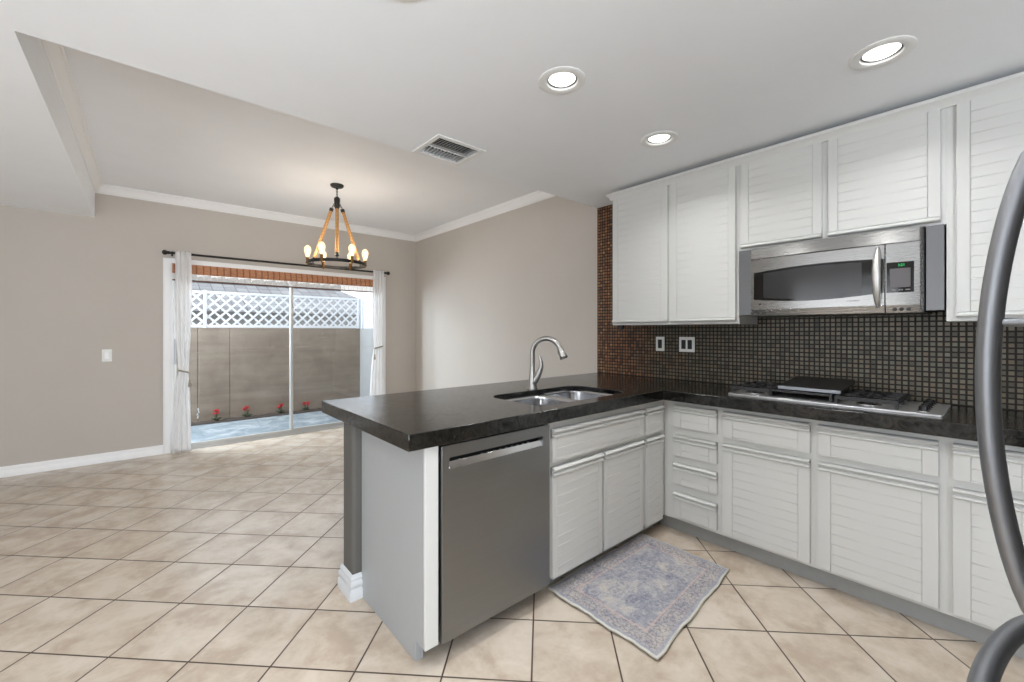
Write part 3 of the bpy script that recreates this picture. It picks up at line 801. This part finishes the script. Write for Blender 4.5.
# ---------------------------------------------------------------- worktop
SX0, SX1, SY0, SY1 = 1.472, 2.232, 1.476, 1.918
m = MB(); m.prism([(.712, 1.383), (2.462, 1.383), (2.462, -.345), (XW - .001, -.345), (XW - .001, YE - .002), (.712, YE - .002)], XY, CT0, CT1, holes=[rrect(SX0, SX1, SY0, SY1, .085)])
m.v = []; m.f = []
ED = .045; L_ = [(.712, 1.383), (2.462, 1.383), (2.462, -.345), (XW - .001, -.345), (XW - .001, YE - .002), (.712, YE - .002)]
PK = [(.712 + ED, 1.383 + ED - .01), (2.462 + ED, 1.383 + ED - .01), (2.462 + ED, -.345 + ED), (XW - ED, -.345 + ED), (XW - ED, YE - ED), (.712 + ED, YE - ED)]
HO = rrect(SX0, SX1, SY0, SY1, .10, 8); ZM = CT1 - .024
def ring_face(loops, z):
    flat = [p for l in loops for p in l]
    m.add([(p[0], p[1], z) for p in flat], [tuple(t) for t in tessellate_polygon([[Vector((p[0], p[1], 0)) for p in l] for l in loops])])
def wall_loop(l, za, zb):
    n = len(l); m.add([(p[0], p[1], z) for z in (za, zb) for p in l], [(i, (i + 1) % n, (i + 1) % n + n, i + n) for i in range(n)])
ring_face([L_, HO], CT1); ring_face([L_, PK], CT0); ring_face([PK, HO], ZM)
wall_loop(L_, CT0, CT1); wall_loop(HO, ZM, CT1); wall_loop(PK, CT0, ZM)
tag(m.build('worktop', 'dark_stone', bevel=.003, weld=True), 'dark polished stone worktop over the peninsula and the cooktop run', 'worktop')

# double bowl sink hung under the cut-out
sk = thing('sink', (1.86, 1.70, CT0), 'undermounted stainless steel double bowl sink in the dark worktop', 'sink')
XM = 1.872; SZ = CT1 - .024
def bowl(x0, x1, y0, y1, depth, cx):
    m = MB(); rings = []
    for dz, ins, r in ((0, 0, .075), (-.02, .002, .075), (-depth + .045, .014, .07), (-depth + .018, .026, .062), (-depth + .004, .048, .05), (-depth, .075, .04)):
        rings.append([(p[0], p[1], SZ - .002 + dz) for p in rrect(x0 + ins, x1 - ins, y0 + ins, y1 - ins, r)])
    rings.append([(cx + (p[0] - cx) * .12, (y0 + y1) / 2 + (p[1] - (y0 + y1) / 2) * .12, SZ - depth - .008) for p in rings[-1]])
    m.rings(rings, cap=False); n = len(rings[0]); m.f.append(list(range(len(m.v) - n, len(m.v))))
    o = m.build('bowl', 'steel_sink', sk, smooth=60, solid=.0015)
    MB().lathe([(.038, 0), (.040, .003), (.030, .003), (.026, -.002), (.001, -.002)], (cx, (y0 + y1) / 2, SZ - depth - .004), 20).build('drain', 'chrome', o)
bowl(SX0 - .004, XM - .008, SY0 - .004, SY1 - .05, .19, 1.67); bowl(XM + .012, SX1 + .004, SY0 - .004, SY1 + .004, .16, 2.05)
m = MB(); m.prism(rrect(SX0 - .03, SX1 + .03, SY0 - .03, SY1 + .03, .09), XY, SZ - .004, SZ - .001, holes=[rrect(SX0 - .004, XM - .008, SY0 - .004, SY1 - .05, .075), rrect(XM + .012, SX1 + .004, SY0 - .004, SY1 + .004, .075)])
m.build('rim', 'steel_sink', sk)

# faucet
fa = thing('faucet', (1.866, 1.975, CT1), 'brushed nickel gooseneck kitchen faucet with a pull down spray head behind the sink', 'faucet')
fx, fy = 1.885, 1.972; dd_ = Vector((0.42, -0.907, 0)).normalized()
m = MB().lathe([(.034, 0), (.034, .004), (.030, .010), (.026, .03), (.022, .07), (.0175, .12), (.015, .16)], (fx, fy, CT1), 28)
m.build('base', 'nickel', fa, smooth=60)
pts = [Vector((fx, fy, CT1 + .14)), Vector((fx, fy, CT1 + .19)), Vector((fx, fy, CT1 + .225))]
R_ = .096; cz = CT1 + .228
for k in range(1, 17):
    a = PI * k / 18; pts.append(Vector((fx, fy, cz)) + dd_ * (R_ - R_ * math.cos(a)) + Vector((0, 0, R_ * math.sin(a))))
MB().tube(pts, [.0160] * 19, 16).build('spout', 'nickel', fa, smooth=60)
a = pts[-1]; dv = (pts[-1] - pts[-2]).normalized(); dv = (dv + Vector((0, 0, -.3)) + dd_ * .10).normalized()
b = [a - dv * .012, a + dv * .004, a + dv * .022, a + dv * .046, a + dv * .064, a + dv * .068]
sh_ = MB().tube(b, [.016, .0195, .021, .0245, .026, .021], 18).build('spray_head', 'nickel', fa, smooth=60)
q = a + dv * .038 - dd_ * .020
MB().tube([q - dv * .02, q, q + dv * .018], [.005, .007, .005], 8).build('spray_button', 'black_plastic', sh_)
lv = Vector((0.55, -0.75, 0)).normalized()
p0 = Vector((fx, fy, CT1 + .045)) + lv * .012
lp = [p0, p0 + lv * .022 + Vector((0, 0, .035)), p0 + lv * .036 + Vector((0, 0, .07)), p0 + lv * .046 + Vector((0, 0, .10)), p0 + lv * .046 + Vector((0, 0, .125)), p0 + lv * .036 + Vector((0, 0, .155)), p0 + lv * .030 + Vector((0, 0, .17))]
MB().tube(lp, [.022, .021, .018, .014, .011, .009, .005], 14).build('lever', 'nickel', fa, smooth=60)

# ---------------------------------------------------------------- mosaic, outlets
tag(MB().box(XW - .010, XW - .0005, -.345, YE - .001, CT1, ZL).build('mosaic_backsplash', 'mosaic', smooth=0), 'mosaic of small copper and olive glass tiles behind the cooktop', 'backsplash')
XB = XW - .010
def outlet(y, w, label, slots):
    r = thing('wall_outlet', (XB, y, 1.184), label, 'outlet')
    m = MB(); m.box(XB - .006, XB, y - w / 2, y + w / 2, 1.128, 1.240); m.build('plate', 'outlet_white', r, bevel=.002)
    for q in slots: MB().box(XB - .009, XB - .006, y + q - .0165, y + q + .0165, 1.150, 1.218).build('socket', 'black_plastic', r, bevel=.001)
outlet(1.752, .072, 'narrow white outlet plate with one dark socket on the mosaic', (0,))
outlet(1.535, .120, 'wide white outlet plate with two dark sockets on the mosaic', (-.024, .024))

# ---------------------------------------------------------------- wall cabinets
UX = 2.765
fu_ = lambda u, v, d: (UX - d, u, v)
UD = XB - UX - .002
def wall_cab(name, y0, y1, z0, z1, doors, label, dz0, dz1):
    r = thing(name, (UX, (y0 + y1) / 2, z0), label, 'wall cabinet')
    carcass(r, fu_, UD, y0, y1, z0, z1, [R4(a + .03, b - .03, dz0 + .04, dz1 - .04) for a, b in doors])
    for a, b in doors: front(r, 'door', fu_, a, b, dz0, dz1, sw=.042, rail='bottom')
    return r
wall_cab('wall_cabinet', 1.052, 1.985, 1.330, 2.335, [(1.516, 1.972), (1.068, 1.492)], 'tall white wall cabinet with two plank doors left of the microwave', 1.347, 2.300)
wall_cab('microwave_cabinet', .1605, 1.0517, 1.773, 2.335, [(.628, 1.036), (.178, .600)], 'short white wall cabinet with two doors over the microwave', 1.788, 2.300)
wall_cab('wall_cabinet', -.340, .1603, 1.330, 2.335, [(-.300, .128)], 'tall white wall cabinet behind the refrigerator handle', 1.347, 2.300)
m = MB(); pr = [(UX, 2.302), (UX - .012, 2.302), (UX - .014, 2.312), (UX - .028, 2.330), (UX - .034, 2.336), (UX - .036, 2.352), (UX + .02, 2.352), (UX + .02, 2.335), (UX, 2.335)]
m.rings([[(x, -.34, z) for x, z in pr], [(x, 1.985 + max(0, UX - x), z) for x, z in pr]])
m.box(UX + .02, XB, -.34, 1.985, 2.3355, 2.352)
tag(m.build('cabinet_cornice', 'cabinet_paint', smooth=30), 'white cornice strip along the top of the wall cabinets', 'cornice')
m = MB().box(2.745 + .03, 2.80, 1.90, 1.945, 1.298, 1.3295); m.box(2.785, 2.79, 1.905, 1.94, 1.290, 1.298)
tag(m.build('cabinet_puck', 'black_plastic', bevel=.003), 'small black fitting under the left end of the wall cabinet', 'fitting')

# ---------------------------------------------------------------- microwave
mw = thing('microwave', (2.70, .60, 1.37), 'stainless over the range microwave with a dark arched window and curved handle', 'microwave')
MX = 2.712
MB().box(MX + .018, XB - .002, .230, .970, 1.372, 1.771).build('body', 'black_plastic', mw)
MY0, MY1 = .243, .967
def bow(u):
    k = (u - MY0) / (MY1 - MY0) * 2 - 1
    return .024 * (1 - k * k) + .004
def bowed(m, y0, y1, lo, hi, off0, off1, n=28, slope=None):
    ring = []
    for i in range(n + 1):
        u = y0 + (y1 - y0) * i / n; l, h = (lo(u) if callable(lo) else lo), (hi(u) if callable(hi) else hi)
        x1 = MX - bow(u) - off1; x0 = MX - bow(u) - off0
        s0, s1 = (slope or (0, 0))
        ring.append([(x0, u, l), (x0, u, h), (x1 + s1, u, h), (x1 + s0, u, l)])
    m.rings(ring)
YD = .364
m = MB(); bowed(m, MY0, MY1, 1.704, 1.769, -.045, 0, slope=(0, .010)); m.build('vent_strip', 'steel_horizontal', mw, bevel=.0015, smooth=30)
dr_ = MB(); bowed(dr_, YD + .001, MY1, 1.408, 1.701, -.045, 0); 
bowed(dr_, YD + .001, MY1, 1.372, 1.408, -.045, 0, slope=(.010, 0))
door = dr_.build('door', 'steel_horizontal', mw, bevel=.0012, smooth=30)
def wtop(u): k = (u - .382) / (.948 - .382); return 1.628 + .012 * math.sin(PI * k) - .010 * k + .006
def wbot(u): k = (u - .382) / (.948 - .382); return 1.468 - .020 * math.sin(PI * k)
m = MB(); bowed(m, .3665, .948, wbot, wtop, 0, .0012); wf = m.build('window_surround', 'black_glass', door, smooth=30)
m = MB(); bowed(m, .450, .895, lambda u: wbot(u) + .012, lambda u: wtop(u) - .012, .0012, .0022); m.build('window', 'smoked_glass', wf, smooth=30)
# bowed handle
hp = []; hr = []
for k in range(17):
    q = k / 16; z = 1.398 + (1.690 - 1.398) * q; s = math.sin(PI * q)
    hp.append((MX - bow(.385) - .008 - .040 * s ** .7, .388, z)); hr.append(.005 + .0125 * s ** .6)
m = MB().tube(hp, hr, 14); m.tube([(MX - bow(.385), .388, 1.42), (MX - bow(.385) - .02, .388, 1.42)], .006, 8); m.tube([(MX - bow(.385), .388, 1.668), (MX - bow(.385) - .02, .388, 1.668)], .006, 8)
m.build('handle', 'satin_handle', door, smooth=60)
m = MB(); bowed(m, MY0, YD - .003, 1.408, 1.701, -.045, 0, 8); bowed(m, MY0, YD - .003, 1.372, 1.408, -.045, 0, 8, slope=(.010, 0))
# curved flank at the right end of the front
fl = []
for q in range(6):
    a = q / 5; y = MY0 - .013 * a; x = MX - bow(MY0) + .030 * a ** 1.8
    fl.append([(x + .02, y, 1.372), (x + .02, y, 1.769), (x, y, 1.769), (x, y, 1.372)])
m.rings(fl)
cp_ = m.build('control_panel', 'steel_horizontal', mw, smooth=40)
m = MB(); bowed(m, .262, .358, 1.468, 1.612, 0, .0012, 6); kp = m.build('keypad', 'black_glass', cp_, smooth=30)
m = MB(); bowed(m, .274, .346, 1.492, 1.582, .0012, .0020, 6); m.build('touch_area', 'display_grey', kp, smooth=30)
m = MB()
for y in (.283, .308, .333): bowed(m, y - .008, y + .008, 1.477, 1.483, .0012, .0018, 2)
m.build('key', 'button_grey', kp, smooth=30)
for y in (.281, .305, .329): MB().lathe([(.0085, 0), (.0085, -.004), (.007, -.006), (.001, -.006)], (MX - bow(y) + .006, y, 1.388), 16, 'x').build('button', 'black_plastic', cp_)
def text_on(name, s, size, y, z, mat, parent, x, bold=0.0):
    cu = bpy.data.curves.new(name, 'FONT'); cu.body = s; cu.size = size; cu.extrude = .0003; cu.align_x = 'CENTER'; cu.align_y = 'CENTER'; cu.offset = bold
    to = bpy.data.objects.new(name, cu); me = bpy.data.meshes.new_from_object(to); bpy.data.objects.remove(to)
    me.materials.clear(); me.materials.append(M[mat]); o = bpy.data.objects.new(name, me); COL.objects.link(o)
    o.rotation_euler = (PI / 2, 0, -PI / 2); o.location = Vector((x, y, z)) - world_origin(parent); o.parent = parent
    return o
text_on('clock_digits', '10:21', .016, .310, 1.597, 'display_green', kp, MX - bow(.310) - .0016, .0003)
text_on('lettering', 'Profile', .010, .886, 1.440, 'iron', door, MX - bow(.886) - .0006)
text_on('lettering', 'SPACEMAKER XL', .0078, .487, 1.436, 'iron', door, MX - bow(.487) - .0006)
MB().lathe([(.0045, 0), (.0045, -.001), (.001, -.0012)], (MX - bow(.914), .914, 1.440), 12, 'x').build('badge', 'iron', door)
# stainless strips that close the gap either side of the microwave
for y0, y1, lb in ((.972, 1.046, 'narrow stainless filler strip between the microwave and the two door wall cabinet'), (.166, .226, 'dark stainless filler strip between the microwave and the tall cabinet behind the handle')):
    m = MB().box(2.745, 2.753, y0, y1, 1.380, 1.772); m.box(2.753, XB - .004, (y0 if y0 < .5 else y1 - .004), (y0 + .004 if y0 < .5 else y1), 1.380, 1.772)
    tag(m.build('filler_strip', 'steel_vertical', bevel=.001), lb, 'filler panel')

# ---------------------------------------------------------------- cooktop
ck = thing('cooktop', (2.80, .60, CT1), 'stainless gas cooktop with black grates and a covered griddle set in the worktop', 'cooktop')
m = MB(); m.prism(rrect(2.585, 3.005, .158, 1.050, .02, 4), XY, CT1, CT1 + .008); m.build('tray', 'cooktop_steel', ck, bevel=.003)
def grate(y0, y1):
    g = MB(); x0, x1, z0, z1 = 2.615, 2.985, .950, .962
    b = .013
    for x in (x0, x1 - b): g.box(x, x + b, y0, y1, z0 - .006, z1)
    for y in (y0, y1 - b): g.box(x0 + b, x1 - b, y, y + b, z0 - .006, z1)
    g.box(x0 + b, x1 - b, (y0 + y1) / 2 - .005, (y0 + y1) / 2 + .005, z0, z1)
    for x in (x0 + .13, x0 + .25): g.box(x - .005, x + .005, y0 + b, y1 - b, z0, z1)
    for x in (x0, x1 - b, (x0 + x1) / 2 - b / 2):
        for y in (y0, y1 - b): g.box(x, x + b, y, y + b, CT1 + .006, z0 - .006)
    for x in (2.70, 2.89):
        for k in range(4):
            a = PI / 4 + k * PI / 2; c = Vector((x, (y0 + y1) / 2, 0)); d = Vector((math.cos(a), math.sin(a), 0)); s = Vector((-d.y, d.x, 0)) * .004
            q = [c + d * .02 - s, c + d * .02 + s, c + d * .075 + s, c + d * .075 - s]
            g.prism([(v.x, v.y) for v in q], XY, z0 - .002, z1 + .003)
    g.build('grate', 'cast_iron', ck, bevel=.0015)
def burner(x, y):
    b = MB().lathe([(.052, 0), (.052, .004), (.034, .010), (.030, .016)], (x, y, CT1 + .008), 24).build('burner', 'chrome', ck, smooth=40)
    MB().lathe([(.030, 0), (.034, .003), (.033, .008), (.026, .011), (.001, .011)], (x, y, CT1 + .024), 24).build('burner_cap', 'cast_iron', b, smooth=40)
grate(.835, 1.040); grate(.305, .545)
for x in (2.70, 2.89):
    for y in (.938, .425): burner(x, y)
m = MB(); m.box(2.625, 2.985, .555, .842, .916, .928)
for y in (.557, .827): m.box(2.625, 2.985, y, y + .013, .928, .962)
m.box(2.625, 2.640, .570, .827, .952, .962); m.box(2.97, 2.985, .570, .827, .928, .962)
m.build('griddle_frame', 'cast_iron', ck, bevel=.002)
m = MB(); m.prism(rrect(2.668, 3.000, .528, .812, .008, 3), lambda a, b, h: (a, b, h + (a - 2.668) * .09), .963, .982); gc = m.build('griddle_cover', 'griddle_top', ck, bevel=.003)
MB().box(2.662, 2.6675, .530, .810, .965, .981).build('cover_lip', 'griddle_lip', gc, bevel=.001)
for x in (2.66, 2.73, 2.80, 2.87, 2.94):
    k = MB().lathe([(.021, 0), (.021, .004), (.017, .007), (.016, .022), (.013, .025), (.001, .025)], (x, .226, CT1 + .008), 20).build('knob', 'black_plastic', ck, smooth=40)
    MB().lathe([(.0225, 0), (.0225, .0025), (.021, .003)], (x, .226, CT1 + .0085), 20).build('knob_ring', 'chrome', k)

# ---------------------------------------------------------------- recessed lamps and vent
def lamp(x, y, label, first):
    r = thing('recessed_light', (x, y, ZL), label, 'ceiling light', 'recessed ceiling lights in the kitchen')
    m = MB().lathe([(.084, .0), (.103, .0), (.103, -.003), (.097, -.006), (.074, -.0065), (.068, -.004), (.064, .02), (.064, .03), (.070, .03), (.080, .004)], (x, y, ZL), 40); 
    # closed ring profile
    n = 40; k = len(m.v) // n; m.f = [f for f in m.f if len(f) == 4]
    for j in range(n): m.f.append([(k - 1) * n + j, (k - 1) * n + (j + 1) % n, (j + 1) % n, j])
    m.build('trim_ring', 'lamp_trim', r, smooth=50)
    m = MB().lathe([(.0595, .004), (.063, .004), (.063, .012), (.0595, .012)], (x, y, ZL), 36); m.f = [f for f in m.f if len(f) == 4]
    n = 36; k = 4
    for j in range(n): m.f.append([(k - 1) * n + j, (k - 1) * n + (j + 1) % n, (j + 1) % n, j])
    m.build('gasket', 'iron', r)
    MB().lathe([(.001, -.0045), (.030, -.003), (.050, .001), (.0593, .008), (.0593, .014), (.001, .014)], (x, y, ZL), 36).build('lens', 'lamp_lens', r, smooth=60)
    l = area_light('lamp_light', (x, y, ZL - .012), (0, 0, 0), .11, .11, LIGHT['can'], (1.0, 1.0, 1.0), 'DISK', math.radians(138))
    l.parent = r; l.location = (0, 0, -.012)
lbs = ['recessed ceiling light directly above the peninsula, next to the vent side', 'recessed ceiling light nearest the cabinet doors left of the microwave', 'recessed ceiling light nearest the cabinet over the microwave',
       'recessed ceiling light cut off by the top edge of the picture', ]
for i, (x, y) in enumerate(LAMPS): lamp(x, y, lbs[i] if i < 4 else 'recessed ceiling light behind or above the viewer, out of the picture', i == 0)

vt = thing('ceiling_vent', (1.404, 2.2, ZL), 'white square ceiling air vent with dark louvres at the edge of the low ceiling', 'air vent')
a0, a1, b0, b1 = VENT
m = MB(); m.prism([(a0, b0), (a1, b0), (a1, b1), (a0, b1)], XY, ZL - .007, ZL - .0005, holes=[[(a0 + .028, b0 + .028), (a1 - .028, b0 + .028), (a1 - .028, b1 - .028), (a0 + .028, b1 - .028)]])
m.build('frame', 'lamp_trim', vt, bevel=.002)
m = MB(); cx_ = a0 + .028; cy_ = b0 + .028; W_ = a1 - a0 - .056; H_ = b1 - b0 - .056
for k in range(7):      # blades of the near half run along x
    y = cy_ + .006 + k * .0185; m.rings([[(x, y, ZL - .004), (x, y + .0012, ZL - .0045), (x, y + .013, ZL + .002), (x, y + .0118, ZL + .0028)] for x in (cx_, cx_ + W_)])
for k in range(12):     # blades of the far half run along y
    x = cx_ + .006 + k * .0235; m.rings([[(x, y, ZL - .004), (x + .0015, y, ZL - .005), (x + .013, y, ZL + .012), (x + .0115, y, ZL + .013)] for y in (cy_ + .135, cy_ + H_)])
m.box(cx_, cx_ + W_, cy_ + .130, cy_ + .134, ZL - .005, ZL + .015)
m.build('louvres', 'lamp_trim', vt, smooth=0)
m = MB().box(cx_ - .008, cx_ + W_ + .008, cy_ - .008, cy_ + H_ + .008, ZL + .045, ZL + .05)
m.build('duct', 'dark_void', vt)

# ---------------------------------------------------------------- chandelier
cx, cy = 1.42, 4.24; RZ = 1.925; RR = .262
ch = thing('chandelier', (cx, cy, ZT), 'iron ring chandelier with three rope wrapped arms and six glowing bulbs', 'chandelier')
MB().lathe([(.001, 0), (.062, 0), (.062, -.010), (.054, -.022), (.030, -.030), (.012, -.034), (.010, -.045), (.001, -.045)], (cx, cy, ZT), 32).build('canopy', 'iron', ch, smooth=40)
m = MB()
for k in range(4):      # short chain
    z = ZT - .050 - .017 * k
    pts = [(cx + (.006 * math.cos(a) if k % 2 else 0), cy + (0 if k % 2 else .006 * math.cos(a)), z + .012 * math.sin(a)) for a in [2 * PI * q / 12 for q in range(12)]]
    m.tube(pts, .0022, 6, close=True)
m.build('chain', 'iron', ch)
MB().lathe([(.001, 0), (.016, 0), (.018, -.008), (.028, -.012), (.028, -.048), (.024, -.052), (.026, -.060), (.026, -.100), (.020, -.108), (.001, -.110)], (cx, cy, ZT - .118), 24).build('hub', 'iron', ch, smooth=40)
HZ = ZT - .118 - .06
band = MB(); n = 64
rg_ = []
for k in range(n):
    a = 2 * PI * k / n; c_, s_2 = math.cos(a), math.sin(a)
    rg_.append([(cx + c_ * r_, cy + s_2 * r_, z) for r_, z in ((RR, RZ), (RR, RZ + .030), (RR - .006, RZ + .030), (RR - .006, RZ))])
band.rings(rg_, close=True); band.build('ring', 'iron', ch, smooth=40)
va_ = math.atan2(-cy, -cx)      # towards the kitchen
for k in range(3):
    a = va_ + k * 2 * PI / 3; d = Vector((math.cos(a), math.sin(a), 0)); c0 = Vector((cx, cy, 0))
    top = c0 + d * .055 + Vector((0, 0, HZ - .05)); bot = c0 + d * (RR - .02) + Vector((0, 0, RZ + .062))
    arm = MB().tube([top + (bot - top) * q for q in (0, .04, .5, .96, 1)], [.013, .016, .0165, .016, .013], 12).build('arm', 'rope_wood', ch)
    MB().tube([top + (top - bot).normalized() * .004, top + (bot - top) * .05], .019, 12).build('end_cap', 'iron', arm)
    MB().tube([bot + (top - bot) * .04, bot - (top - bot).normalized() * .006], .018, 12).build('end_cap', 'iron', arm)
    hk = c0 + d * .026 + Vector((0, 0, HZ))
    for p_, q_ in ((hk, top), (bot, c0 + d * (RR - .004) + Vector((0, 0, RZ + .018)))):
        m = MB()
        for j in range(3):
            cc = p_ + (q_ - p_) * ((j + .5) / 3); L = (q_ - p_).length / 3 * .62; dv2 = (q_ - p_).normalized(); s2 = Vector((-d.y, d.x, 0)) if j % 2 else dv2.cross(Vector((-d.y, d.x, 0)))
            m.tube([cc + dv2 * L * math.cos(t2) + s2 * .007 * math.sin(t2) for t2 in [2 * PI * q / 10 for q in range(10)]], .0022, 6, close=True)
        m.build('link', 'iron', arm)
for k in range(6):
    a = va_ + PI / 2 + k * PI / 3; x = cx + (RR - .003) * math.cos(a); y = cy + (RR - .003) * math.sin(a)
    s = MB().lathe([(.001, 0), (.014, 0), (.018, .006), (.018, .012), (.013, .014), (.0145, .050), (.0165, .052), (.0165, .058), (.001, .058)], (x, y, RZ + .004), 16)
    s.box(x - .004, x + .004, y - .004, y + .004, RZ - .012, RZ + .006)
    s.tube([(x, y, RZ - .008), (cx + (RR - .02) * math.cos(a), cy + (RR - .02) * math.sin(a), RZ - .006)], .005, 6)
    so = s.build('socket', 'brass_dark', ch, smooth=40)
    b = MB().lathe([(.013, 0), (.015, .012), (.023, .035), (.030, .062), (.031, .080), (.026, .098), (.014, .112), (.001, .118)], (x, y, RZ + .060), 20).build('bulb', 'bulb_glass', so, smooth=60)
    fm = MB()
    for q in range(4):
        aa = q * PI / 2; fm.tube([(x + .004 * math.cos(aa), y + .004 * math.sin(aa), RZ + .085), (x + .010 * math.cos(aa + .3), y + .010 * math.sin(aa + .3), RZ + .145)], .0012, 5)
    fm.build('filament', 'filament', b)
    pl = bpy.data.lights.new('bulb_light', 'POINT'); pl.energy = LIGHT['bulb']; pl.color = (1.0, .84, .68); pl.shadow_soft_size = .006
    po = bpy.data.objects.new('bulb_light', pl); COL.objects.link(po); po.parent = ch; po.location = Vector((x, y, RZ + .125)) - Vector((cx, cy, ZT))

# ---------------------------------------------------------------- rug
rc_ = Vector((1.928, 1.186, 0)); ang = 0.0
rug = bpy.data.objects.new('rug', None)
NXr, NYr = 64, 44; LX, LY = .425, .2815; vs = []; fs = []
sk_ = 0.0
for j in range(NYr + 1):
    for i in range(NXr + 1):
        u = i / NXr * 2 - 1; v = j / NYr * 2 - 1
        x = u * LX; y = v * LY + .036 * u * (1 - v) / 2 + .004 * math.sin(u * 9) * abs(v) ** 4
        x += .004 * math.sin(v * 8) * abs(u) ** 4
        z = .0085 + .0012 * math.sin(u * 7 + v * 3) + .0035 * max(0, abs(u) - .93) / .07 * math.sin(v * 13) ** 2 + .004 * max(0, -v - .93) / .07 * math.sin(u * 11) ** 2
        vs.append((x, y, z))
for j in range(NYr):
    for i in range(NXr):
        q = j * (NXr + 1) + i; fs.append((q, q + 1, q + NXr + 2, q + NXr + 1))
ro = MB().add(vs, fs).build('rug', 'rug_pile', None, smooth=80, solid=.009)
bpy.data.objects.remove(rug)
uvl = ro.data.uv_layers.new(name='flat')
for lp_ in ro.data.loops:
    i_ = lp_.vertex_index; uvl.data[lp_.index].uv = (((i_ % (NXr + 1)) / NXr * 2 - 1) * LX, ((i_ // (NXr + 1)) / NYr * 2 - 1) * LY)
ro.name = 'rug'; ro.location = rc_ - Vector((0, 0, 0.0005)); ro.rotation_euler = (0, 0, ang); ro.modifiers[0].offset = -1
tag(ro, 'small faded blue grey patterned rug on the tiles in front of the sink', 'rug')

# ---------------------------------------------------------------- refrigerator (only its bowed handles reach into the picture)
fg = thing('refrigerator', (.86, -.40, 0), 'stainless refrigerator of which only two big bowed tube handles show', 'refrigerator')
GY = -.056
MB().box(.46, 1.27, -.78, GY - .055, .02, 1.76).build('body', 'fridge_steel', fg, bevel=.004)
ud = MB().box(.462, 1.268, GY - .05, GY, .80, 1.755).build('upper_door', 'fridge_steel', fg, bevel=.006)
ld = MB().box(.462, 1.268, GY - .05, GY, .06, .79).build('freezer_drawer', 'fridge_steel', fg, bevel=.006)
HX = 1.11
pts = []; rr = []
z0, z1 = .800, 1.600
for k in range(33):
    q = k / 32; z = z0 + (z1 - z0) * q; s = math.sin(PI * q)
    pts.append((HX, GY + .004 + .066 * s ** .62, z)); rr.append(.0155)
MB().tube(pts, rr, 20).tube([(HX, GY - .004, 1.300), (HX, GY + .060, 1.300)], .0075, 12).build('handle', 'fridge_handle_metal', ud, smooth=60)
pts = []
x0, x1 = .52, 1.235
for k in range(33):
    q = k / 32; x = x0 + (x1 - x0) * q; s = math.sin(PI * q)
    pts.append((x, GY + .004 + .072 * s ** .62, .752))
MB().tube(pts, .0155, 20).build('handle', 'fridge_handle_metal', ld, smooth=60)
m = MB()
for x in (.52, 1.21):
    for y in (-.72, -.16): m.lathe([(.02, 0), (.02, .021)], (x, y, 0), 12)
m.build('foot', 'black_plastic', fg)
